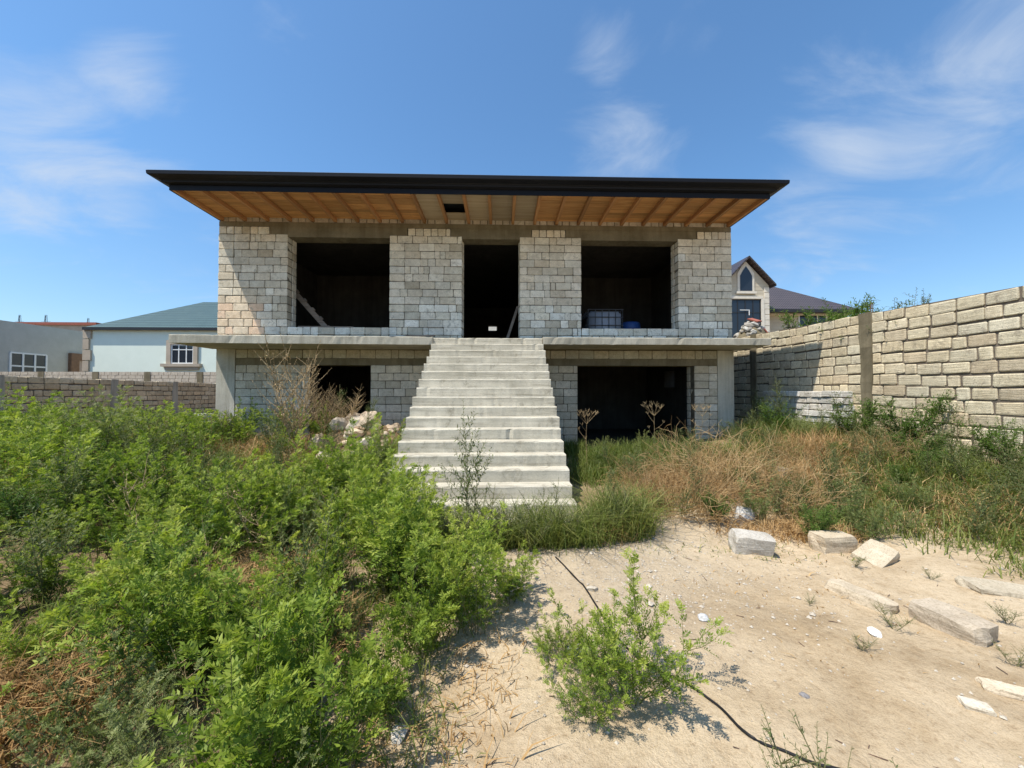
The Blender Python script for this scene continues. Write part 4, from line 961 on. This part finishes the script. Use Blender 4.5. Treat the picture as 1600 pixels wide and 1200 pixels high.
def tangle_mesh(seed, r=.6, h=.6, n=260, mat_='straw', L=.7, thin=.0016, forks=2, up=.75):
    rng = np.random.default_rng(seed); paths, ra, rb = [], [], []
    for i in range(n):
        a = rng.uniform(0, 6.28); q = rng.random() ** .6 * r * .45; e = rng.uniform(.25, 1.5) * up
        m = curve((math.cos(a) * q, math.sin(a) * q, 0), (math.cos(a) * .7 + rng.normal(0, .3), math.sin(a) * .7 + rng.normal(0, .3), e), L * h / .6 * rng.uniform(.4, 1.1), 7, rng, .55, .0, .10); m[:, 2] = np.maximum(m[:, 2], .01); paths.append(m); ra.append(thin * 1.4); rb.append(thin * .6)
        for k in range(forks):
            p, d = along(m, rng.uniform(.3, .9)); b = curve(p, d + rng.normal(0, .7, 3), L * .35 * rng.uniform(.5, 1.3), 4, rng, .5); b[:, 2] = np.maximum(b[:, 2], .01); paths.append(b); ra.append(thin); rb.append(thin * .5)
    sv, sq = strips(paths, ra, rb); tn = np.repeat(rng.uniform(0, 1, len(paths)), 1)
    t = np.concatenate([np.full(len(p) * 3, tn[i]) for i, p in enumerate(paths)])
    return np_mesh('dry_stalks', sv, sq, t, M[mat_])

def plant(name, meshes, p, s, rz, label, cat, group=None, tilt=(0, 0), names=('stems', 'foliage')):
    if len(meshes) == 1:
        o = bpy.data.objects.new(name, meshes[0]); COL.objects.link(o); tag(o, label, cat, group)
    else:
        o = empty(name, (0, 0, 0), label, cat, group)
        for nm, me in zip(names, meshes):
            c = bpy.data.objects.new(nm, me); COL.objects.link(c); c.parent = o
    o.location = p; o.rotation_euler = (tilt[0], tilt[1], rz); o.scale = s if isinstance(s, tuple) else (s, s, s)
    return o
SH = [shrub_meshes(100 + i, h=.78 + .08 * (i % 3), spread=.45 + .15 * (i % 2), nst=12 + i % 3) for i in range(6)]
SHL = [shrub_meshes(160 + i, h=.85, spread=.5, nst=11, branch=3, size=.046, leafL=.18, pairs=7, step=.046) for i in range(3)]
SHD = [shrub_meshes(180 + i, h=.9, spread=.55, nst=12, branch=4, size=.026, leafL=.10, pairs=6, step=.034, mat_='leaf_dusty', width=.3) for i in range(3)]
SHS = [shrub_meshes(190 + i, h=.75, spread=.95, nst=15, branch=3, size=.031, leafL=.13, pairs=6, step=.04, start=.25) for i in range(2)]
# thicket on the left: shrubs set by scatter, thinned where the photograph shows gaps
pts = []
def far_enough(x, y, d): return all((x - a) ** 2 + (y - b) ** 2 > d * d for a, b in pts)
def left_ok(x, y):
    if x > -.78 - .10 * max(0, y - 2.2) + .25 * math.sin(y * 2.1): return False
    if y < 1.02 + max(0, (-x - 1.2)) * .1: return False
    if ((x + 2.05) / .62) ** 2 + ((y - 3.15) / .62) ** 2 < 1: return False      # clearing of straw
    if ((x + 2.3) / .5) ** 2 + ((y - 1.85) / .3) ** 2 < 1: return False
    if ((x + 4.9) / .9) ** 2 + ((y - 5.6) / .5) ** 2 < 1: return False
    if ((x + 3.1) / 1.5) ** 2 + ((y - 8.5) / 1.1) ** 2 < 1.: return False          # rubble heap
    if y > 9.3 and x > -8.2: return False
    if x > -1.75 and y > 4.6: return False
    return abs(x) < y * 1.55 + 1.0
def zone(x, y):
    if x < -8.5: return 'low yellow-green feathery shrub growing before the shaded boundary wall', 'shrub', 'shrubs before the shaded wall'
    if y > 6.5: return 'green feathery shrub growing between the thicket and the house front', 'shrub', 'shrubs before the house front'
    if y > 3.6: return 'bright green feathery-leaved shrub in the middle of the dense thicket', 'shrub', 'green thicket beside the stairs'
    return 'bright green feathery shrub on this side of the straw clearing', 'shrub', 'shrubs before the straw clearing'
tries = 0
while len(pts) < 300 and tries < 30000:
    tries += 1; y = R.uniform(1., 12.5) if R.random() < .6 else R.uniform(1., 5); x = R.uniform(-13.8, -.5)
    if left_ok(x, y) and far_enough(x, y, .30 + .042 * y): pts.append((x, y))
for i, (x, y) in enumerate(pts):
    hs = .52 + .30 * sst(2.0, 6, y) + R.choice([R.uniform(-.2, .05), R.uniform(-.05, .15), R.uniform(.1, .35)])
    if y > 9: hs *= .8
    if x < -9: hs *= .6
    if -4.8 < x < -1.8 and 5.3 < y < 8.4: hs *= .5
    src = SHL if (y < 3.2 and R.random() < .6) else (SHD if R.random() < .2 else SH)
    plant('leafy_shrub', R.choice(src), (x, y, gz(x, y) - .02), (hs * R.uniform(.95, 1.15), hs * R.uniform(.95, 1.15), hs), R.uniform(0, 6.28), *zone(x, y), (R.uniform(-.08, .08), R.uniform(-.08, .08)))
# shrubs placed one by one
def gp(x, y): p = gpx(x, y); return (p.x, p.y, gz(p.x, p.y) - .015)
plant('leafy_shrub', SHS[0], gp(985, 1085), (.85, .78, .75), 1.1, 'sprawling feathery shrub growing alone across the black cable', 'shrub')
plant('leafy_shrub', SHS[1], gp(925, 1120), (.46, .46, .42), 2.4, 'low tuft of feathery leaves in front of the sprawling shrub', 'shrub')
plant('leafy_shrub', SHS[1], gp(872, 1035), (.40, .40, .36), .4, 'small feathery shrub between the thicket and the sprawling shrub', 'shrub')
plant('leafy_shrub', SH[2], gp(742, 985), (.72, .72, .70), 3.4, 'rounded dark feathery shrub at the sandy rim of the thicket', 'shrub')
plant('leafy_shrub', SHL[1], gp(655, 1030), (.62, .62, .6), 1.9, 'leaning leafy shrub at the sandy rim beside shaded soil', 'shrub')
plant('leafy_shrub', SH[4], gp(700, 950), (.75, .75, .72), .9, 'full leafy shrub between the stair foot and the sandy rim', 'shrub')
plant('leafy_shrub', SHL[2], gp(585, 1120), (.5, .5, .48), 2.9, 'low leafy shrub at the very edge of the shaded bare soil', 'shrub')
plant('leafy_shrub', SH[0], gp(800, 940), (.5, .5, .46), 5., 'small leafy shrub at the sandy rim near the stairs', 'shrub')
plant('leafy_shrub', SH[5], (-1.75, 4.95, gz(-1.75, 4.95)), (1.15, 1.15, 1.18), .7, 'tall leafy shrub leaning over the lower stair edge', 'shrub')
plant('leafy_shrub', SH[2], (-2.05, 5.7, gz(-2.05, 5.7)), (.95, .95, .72), 2.7, 'tall leafy shrub beside the middle of the stairs', 'shrub')
plant('leafy_shrub', SH[0], (-1.95, 6.75, gz(-1.95, 6.75)), (.85, .85, 1.2), 4.7, 'narrow tall shrub against the stair flank by the rubble', 'shrub')
plant('leafy_shrub', SH[4], (-.95, 3.75, gz(-.95, 3.75)), (.85, .85, .8), 1.7, 'dense shrub hiding one end of the lowest step', 'shrub')
plant('leafy_shrub', SH[1], (-1.25, 4.3, gz(-1.25, 4.3)), (.9, .9, .95), 3.1, 'dense shrub growing over the lowest steps', 'shrub')
plant('leafy_shrub', SH[3], (-.55, 3.2, gz(-.55, 3.2)), (.6, .6, .55), 4.1, 'light green shrub between the lowest step and the cable', 'shrub')
# the thin weed standing before the stairs and its kin
WD = [weed_meshes(300 + i, h=.95, nbr=13, leafL=.042, nst=3, lstep=.015, brl=.42) for i in range(3)]
WS = [weed_meshes(320 + i, h=.5, nbr=14, leafL=.022, nst=3, spread=.5, lstep=.011, brl=.5, width=.26) for i in range(3)]
WB = [weed_meshes(340 + i, h=.85, nbr=16, leafL=.05, nst=7, spread=.45, lstep=.016, brl=.4, width=.25, mat_='leaf_bush', per=2) for i in range(3)]
pq = on(1, 3.95, 735, 838)
plant('tall_weed', WD[0], (pq.x, 3.95, gz(pq.x, 3.95)), (1.2, 1.2, 1.55), .3, 'tall thin dark-leaved weed standing before the lowest steps', 'weed')
plant('tall_weed', WD[1], (-.62, 3.9, gz(-.62, 3.9)), .62, 2.3, 'shorter dark-leaved weed beside the tall one at the stair foot', 'weed')
plant('tall_weed', WD[2], (1.35, 4.75, gz(1.35, 4.75)), .8, 1.3, 'dark upright weed at the corner of the stair foot', 'weed')
for i, (x, y, s, l, k) in enumerate(((6.75, 9.2, 1.5, 'tall grey-green weed between the house corner and the tan wall', 0), (6.45, 9.5, 1.35, 'darker weed in the shade of the house corner', 1), (4.3, 4.9, 1.0, 'tall dusty weed rising out of the dry tangle', 2), (3.75, 4.7, .75, 'dusty thin weed at the edge of the dry tangle', 1), (6.9, 7.6, 1.2, 'thin green weed before the wall post', 0), (7.5, 6.2, 1.1, 'slim green weed low against the tan wall', 2), (5.9, 8.9, .9, 'grey-green weed standing before the basement column', 2))):
    plant('tall_weed', WD[k], (x, y, gz(x, y) - .02), s, i * 1.3, l, 'weed')
for i, (x, y, s, l, k) in enumerate(((7.3, 6.75, 1.5, 'bright green bush at the foot of the tan wall', 0), (3.35, 4.05, .62, 'dark green bush behind the square-cut block', 1), (7.1, 7.5, 1.2, 'yellow-green bush before the wall post', 2), (7.4, 5.35, 1.1, 'spreading green bush low along the tan wall', 1), (6.6, 9.0, 1.15, 'dull green bush by the shaded house corner', 2), (6.6, 5.9, .85, 'soft green bush beside the bright one', 0))):
    plant('green_bush', WB[k], (x, y, gz(x, y) - .02), (s * 1.1, s * 1.1, s), i * 1.1, l, 'bush')
# weeds scattered through the rough ground beyond the sand
rp_ = []
while len(rp_) < 130:
    x, y = R.uniform(1.9, 7.6), R.uniform(3.7, 9.5)
    if y < 3.6 + .9 * sst(5.5, 2.6, x): continue
    if all((x - a) ** 2 + (y - b) ** 2 > .1 for a, b in rp_): rp_.append((x, y))
for i, (x, y) in enumerate(rp_):
    q = R.random(); me = R.choice(WD) if q < .35 else (R.choice(WS) if q < .6 else (R.choice(SHD) if q < .8 else R.choice(WB))); s_ = R.uniform(.6, 1.05) * (.85 if q < .6 else .55)
    plant('wild_weed', me, (x, y, gz(x, y) - .02), (s_ * 1.2, s_ * 1.2, s_), R.uniform(0, 6), 'dusty green weed scattered through the rough grass beyond the bare sand', 'weed', 'weeds in the rough grass beyond the sand', (R.uniform(-.2, .2), R.uniform(-.2, .2)))
for i, (x, y) in enumerate(((-.1, 4.0), (.3, 3.85), (.75, 4.05), (1.1, 4.2), (.55, 4.3), (1.45, 4.15), (-.3, 3.7))):
    s_ = R.uniform(.9, 1.5); plant('foot_weed', WS[i % 3], (x, y, gz(x, y) - .01), s_, i * 1.4, 'ragged weed in the grass at the foot of the stairs', 'weed', 'weeds at the stair foot')
lp_ = []
while len(lp_) < 60:
    x, y = R.uniform(-11, -1.2), R.uniform(1.9, 10.5)
    if abs(x) < y * 1.5 and not (x > -1.8 and y > 4.6) and not (y > 9.2 and x > -8) and all((x - a) ** 2 + (y - b) ** 2 > .3 for a, b in lp_): lp_.append((x, y))
for i, (x, y) in enumerate(lp_):
    s_ = R.uniform(.7, 1.1); plant('thicket_weed', R.choice(WD), (x, y, gz(x, y) - .02), (s_, s_, s_), R.uniform(0, 6), 'thin upright weed growing up through the green thicket', 'weed', 'thin weeds in the thicket', (R.uniform(-.15, .15), R.uniform(-.15, .15)))
lb_ = []
while len(lb_) < 34:
    x, y = R.uniform(-11, -1.4), R.uniform(2., 10)
    if abs(x) < y * 1.5 and not (x > -1.9 and y > 4.6) and not (y > 9.2 and x > -8) and not (-4.8 < x < -1.8 and 5.3 < y < 9.2) and all((x - a) ** 2 + (y - b) ** 2 > .5 for a, b in lb_): lb_.append((x, y))
for i, (x, y) in enumerate(lb_):
    s_ = R.uniform(.6, 1.0) * (.75 if y < 3 else 1); plant('narrow_leaved_bush', WB[i % 3], (x, y, gz(x, y) - .02), (s_ * 1.1, s_ * 1.1, s_), R.uniform(0, 6), 'darker narrow-leaved bush among the feathery shrubs', 'bush', 'narrow-leaved bushes in the thicket', (R.uniform(-.1, .1), R.uniform(-.1, .1)))
DS = [weed_meshes(460 + i, h=.9, nbr=12, leafL=.02, nst=2, spread=.3, lstep=.04, brl=.4, mat_='dry', stem='dry', upb=.8, width=.5) for i in range(2)]
lq_ = []
while len(lq_) < 38:
    x, y = R.uniform(-11, -1.3), R.uniform(1.7, 10)
    if abs(x) < y * 1.5 and not (x > -1.9 and y > 4.6) and not (y > 9.2 and x > -8) and all((x - a) ** 2 + (y - b) ** 2 > .35 for a, b in lq_): lq_.append((x, y))
for i, (x, y) in enumerate(lq_):
    s_ = R.uniform(.75, 1.2) * (.75 if y < 3 else 1); plant('dead_stalk', DS[i % 2], (x, y, gz(x, y) - .02), s_, R.uniform(0, 6), 'dead straw-coloured stalk standing in the green thicket', 'dry stalk', 'dead stalks in the thicket', (R.uniform(-.25, .25), R.uniform(-.25, .25)))
# neighbours' plants over the wall
for i, (x, y, z, s, l) in enumerate(((8.9, 10.3, 2.1, 2.7, 'leafy plant looking over the tan wall below the brown roof'), (8.7, 9.6, 2.1, 2.4, 'leafy plant over the tan wall beside the grey window'), (8.6, 9.0, 2.1, 2.2, 'small leafy plant over the wall by the post'))):
    plant('green_bush', WB[i % 3], (x, y, z), s, i * 2., l, 'bush')
plant('tall_weed', WD[1], (8.3, 7.7, 2.3), 1.55, 0., 'thin sprig sticking up above the top of the tan wall', 'weed')
plant('tall_weed', WD[2], (8.35, 7.35, 2.35), 1.35, 1., 'second thin sprig above the top of the tan wall', 'weed')
# small weeds on the sand
for i, (x, y, s, l, k) in enumerate(((1398, 985, .46, 'bushy little grey-green weed beside the thick rough block', 0), (1345, 1015, .32, 'tiny weed tuft beside the white stone chunk', 1), (1335, 885, .4, 'dark little weed between the cream blocks', 2), (1265, 945, .25, 'tiny sprawling weed on the open sand', 0), (1455, 905, .3, 'tiny weed at the sand edge behind the thick block', 1), (1575, 975, .45, 'sparse weed beside the buried slab', 2), (1585, 1040, .4, 'sparse straggling weed beyond the thick block', 0))):
    plant('small_weed', WS[k], gp(x, y), (s * 1.1, s * 1.1, s * .8), i * 1.7, l, 'weed')
plant('feathery_weed', WS[1], (1.05, 1.28, gz(1.05, 1.28)), .92, .5, 'feathery conifer-like weed in the sand beyond the cable end', 'weed')
plant('feathery_weed', WS[2], (1.75, 1.22, gz(1.75, 1.22)), .75, 2.5, 'soft green feathery weed with seed heads beside grass', 'weed')
plant('feathery_weed', WS[0], (2.2, 1.3, gz(2.2, 1.3)), .85, 1.5, 'straggling feathery weed near the stone flakes', 'weed')
plant('feathery_weed', WS[0], (1.2, 1.22, gz(1.2, 1.22)), 1.0, 3.5, 'dense feathery weed close behind the conifer-like one', 'weed')
plant('feathery_weed', WS[2], (1.55, 1.18, gz(1.55, 1.18)), .8, 4.5, 'wispy green weed between the feathery weeds on the sand', 'weed')
plant('feathery_weed', WS[1], (2.5, 1.5, gz(2.5, 1.5)), .9, 5.5, 'wispy weed leaning over the stone flakes', 'weed')
# dry stalks and umbels
UM = [umbel_mesh(400 + i) for i in range(3)]
for i, (x, y0, yt, Y, l) in enumerate(((918, 735, 643, 7.2, 'dry umbel stalk with pinkish spread rays beside the stairs'), (1021, 715, 632, 8.2, 'slender dry umbel stalk before the basement opening'), (1092, 720, 634, 8.3, 'wide dry umbel stalk before the basement column'))):
    p = on(1, Y, x, y0); g = gz(p.x, Y); t = on(1, Y, x, yt).z
    plant('dry_umbel', [UM[i]], (p.x, Y, g), (1.0, 1.0, (t - g) / 1.12), i * 1.2, l, 'dry stalk')
TD = [weed_meshes(420 + i, h=1.25, nbr=26, leafL=.03, nst=6, spread=.38, lstep=.035, thick=1.5, brl=.45, mat_='dry', stem='dry', upb=.7, width=.5) for i in range(2)]
for (x, yb, yt, Y, k, s, l) in ((458, 690, 535, 7.9, 0, 1.35, 'tall golden dry bush before the basement wall'), (540, 670, 605, 8.4, 1, .8, 'smaller dry bush in front of the dark basement doorway'), (505, 680, 590, 8.6, 1, .8, 'thin dry bush between golden bush and doorway')):
    p = on(1, Y, x, yb); g = gz(p.x, Y); t = on(1, Y, x, yt).z; plant('dry_bush', TD[k], (p.x, Y, g), (s * .95, s * .95, max(.5, (t - g) / 1.12)), x, l, 'dry bush')
TG = [tangle_mesh(440 + i, r=.65, h=.6, n=210, thin=.0020, up=.75) for i in range(3)]
for i, (x, y, s, l) in enumerate(((2.35, 4.85, 1.15, 'golden dry tangle of stalks at the sandy edge beyond the stairs'), (3.0, 5.45, 1.25, 'largest golden dry tangle on the low mound'), (2.1, 5.6, .85, 'golden dry tangle nearest the stair foot'), (3.65, 5.0, 1.1, 'dry brown tangle behind the tipped pale block'), (4.3, 5.9, .9, 'dry tangle mixed with weeds before the block stack'), (5.3, 6.7, 1.0, 'dry tangle before the wall post'), (3.7, 6.8, 1., 'dry tangle at the back near the basement column'), (6.4, 6.2, .9, 'dry tangle close to the tan wall'))):
    plant('dry_tangle', [TG[i % 3]], (x, y, gz(x, y) - .02), (s * 1.1, s * 1.1, s * 1.3), i * 1.9, l, 'dry bush')
# grass: masses nobody could count
def grass(name, patches, material, label, seed, wid=.0027):
    rng = np.random.default_rng(seed); B = []; H = []; T = []; LN = []
    for (x, y, rx_, ry_, n, h, tmean, lean) in patches:
        a = rng.uniform(0, 6.28, n); q = np.sqrt(rng.random(n)) * (1 + rng.normal(0, .12, n)); X = x + rx_ * q * np.cos(a); Y = y + ry_ * q * np.sin(a)
        # clumping
        k = max(4, n // 35); ci = rng.integers(0, k, n); X = X * .45 + X[ci] * .55 + rng.normal(0, .03, n); Y = Y * .45 + Y[ci] * .55 + rng.normal(0, .03, n)
        keep = ~((X > SX0 - .02) & (X < SX1 + .02) & (Y > 4.45)) & (Y < 10.05) & (X < 7.95)
        X, Y = X[keep], Y[keep]; m = len(X)
        B.append(np.stack([X, Y, np.array([gz(float(u), float(v)) for u, v in zip(X, Y)]) - .01], 1)); H.append(h * (.3 + .95 * rng.random(m) ** 1.6)); T.append(np.clip(rng.normal(tmean, .2, m), 0, 1)); LN.append(lean * rng.uniform(.2, 1.6, m))
    B = np.concatenate(B); H = np.concatenate(H); T = np.concatenate(T); LN = np.concatenate(LN); n = len(B); a = rng.uniform(0, 6.28, n)
    d = np.stack([np.cos(a), np.sin(a), np.zeros(n)], 1); s = np.stack([-np.sin(a + rng.normal(0, .8, n)), np.cos(a), np.zeros(n)], 1); w = (wid * rng.uniform(.6, 1.3, n) * (1 + .12 * np.linalg.norm(B[:, :2], axis=1)))[:, None]; h = H[:, None]; l = LN[:, None]; Z = np.array([[0, 0, 1.]])
    p0 = B; p1 = B + Z * h * .5 + d * h * l * .22; p2 = B + Z * h * (.95 - .25 * np.minimum(l, 1.5)) + d * h * l * .75
    v = np.stack([p0 - s * w, p0 + s * w, p1 + s * w * .8, p1 - s * w * .8, p2 + s * w * .12, p2 - s * w * .12], 1).reshape(-1, 3)
    b = np.arange(n)[:, None] * 6; q = np.concatenate([b + np.array([[0, 1, 2, 3]]), b + np.array([[3, 2, 4, 5]])], 1).reshape(-1, 4)
    o = bpy.data.objects.new(name, np_mesh(name, v, q, np.repeat(T, 6), material)); COL.objects.link(o)
    return tag(o, label, 'grass', None, 'stuff')
gp_ = [(.45, 4.15, .85, .4, 3000, .55, .5, 1.2), (1.35, 4.5, .5, .55, 2200, .62, .6, 1.1), (-.4, 4.25, .5, .3, 1400, .5, .5, 1.1), (-.25, 4.2, .3, .3, 700, .3, .4, .8), (1.9, 7.2, .8, 1.4, 3600, .40, .4, .8), (3.2, 8.1, 1.9, 1.3, 8000, .45, .4, .8), (1.6, 9.2, .5, .8, 1500, .38, .35, .7),
       (5.0, 7.6, 1.6, 1.3, 3400, .42, .6, 1.1), (5.6, 4.9, 1.9, 1.3, 4600, .30, .55, 1.4), (6.6, 5.6, 1.3, 1.9, 4000, .40, .5, 1.3), (4.2, 4.6, .9, .7, 1200, .28, .55, 1.), (5.5, 3.9, 1.5, .6, 2200, .24, .55, 1.2), (4.9, 3.25, .9, .3, 500, .15, .6, 1.2), (7.1, 7.6, .8, 1.6, 3000, .45, .5, .9), (6.6, 9.2, 1.2, 1.4, 3500, .5, .55, .9),
       (2.0, 1.15, .8, .25, 350, .22, .4, .9), (3.0, 1.6, .9, .3, 120, .12, .5, 1.), (2.6, 3.9, 1.4, .4, 220, .08, .6, 1.4),
       (-3.2, 5.0, 2., 2., 6000, .38, .5, .9), (-6.0, 6.0, 3.2, 3., 9000, .42, .5, .9), (-9.8, 8.2, 3.8, 3.2, 14000, .46, .5, .9), (-12.3, 10.5, 2.0, 4., 9000, .5, .55, .9), (-9, 12.2, 4., 2.6, 9000, .5, .5, .8), (-2.2, 2.6, 1.2, 1.1, 3000, .28, .55, .9), (-.9, 3.1, .5, .9, 1000, .2, .45, .9), (-.45, 1.7, .45, .6, 260, .2, .5, 1.2), (-.5, 2.7, .35, .5, 300, .2, .5, 1.)]
grass('green_grass', gp_, M['grass'], 'uneven green grass and weeds growing over the plot', 500)
sp_ = [(-2.05, 3.15, .7, .7, 3000, .26, .45, 1.3), (-1.3, 2.5, .5, .6, 900, .22, .45, 1.3), (-2.3, 1.9, .5, .4, 1600, .34, .12, 1.2), (-5.2, 4.6, 1.2, .9, 1800, .5, .5, 1.1), (-7.5, 7, 2., 1.2, 2600, .6, .55, 1.), (-.75, 1.5, .45, .5, 400, .14, .3, 1.5), (-.35, 1.75, .55, .7, 300, .10, .35, 1.6), (-.1, 2.6, .5, .5, 150, .08, .4, 1.6), (2.7, 5.3, 1.2, .8, 1200, .25, .6, 1.5), (4.5, 6.2, 1.8, 1.3, 2600, .42, .5, 1.2), (6.0, 7.2, 1.4, 1.2, 4000, .45, .5, 1.), (5.6, 4.6, 2., 1.2, 2000, .3, .6, 1.3), (1.2, 4.35, .4, .4, 900, .3, .25, 1.), (3.3, 4.3, .9, .4, 1500, .2, .5, 1.3),
       (-6, 6, 3.5, 3.5, 3500, .4, .6, 1.), (-10, 9, 4, 4, 5000, .5, .6, 1.), (-4.6, 7.6, 1.6, 1.2, 2500, .42, .55, 1.), (2.2, 3.2, 1.8, 1.3, 260, .05, .5, 1.6)]
grass('dry_grass', sp_, M['straw'], 'dry straw-coloured grass among the weeds', 501, .0028)
# leaf litter and twigs on the shaded rim
tw_ = MB()
for i in range(90):
    x, y = R.uniform(-1.6, 3.8), R.uniform(1., 4.2); a = R.uniform(0, 6.28); L = R.uniform(.02, .07); z = gz(x, y) + .004
    tw_.beam((x, y, z), (x + L * math.cos(a), y + L * math.sin(a), gz(x + L * math.cos(a), y + L * math.sin(a)) + .006), .003, .003)
tag(tw_.obj('twig_litter', M['rust']), 'thin brown twigs littering the bare sand', 'twigs', None, 'stuff')
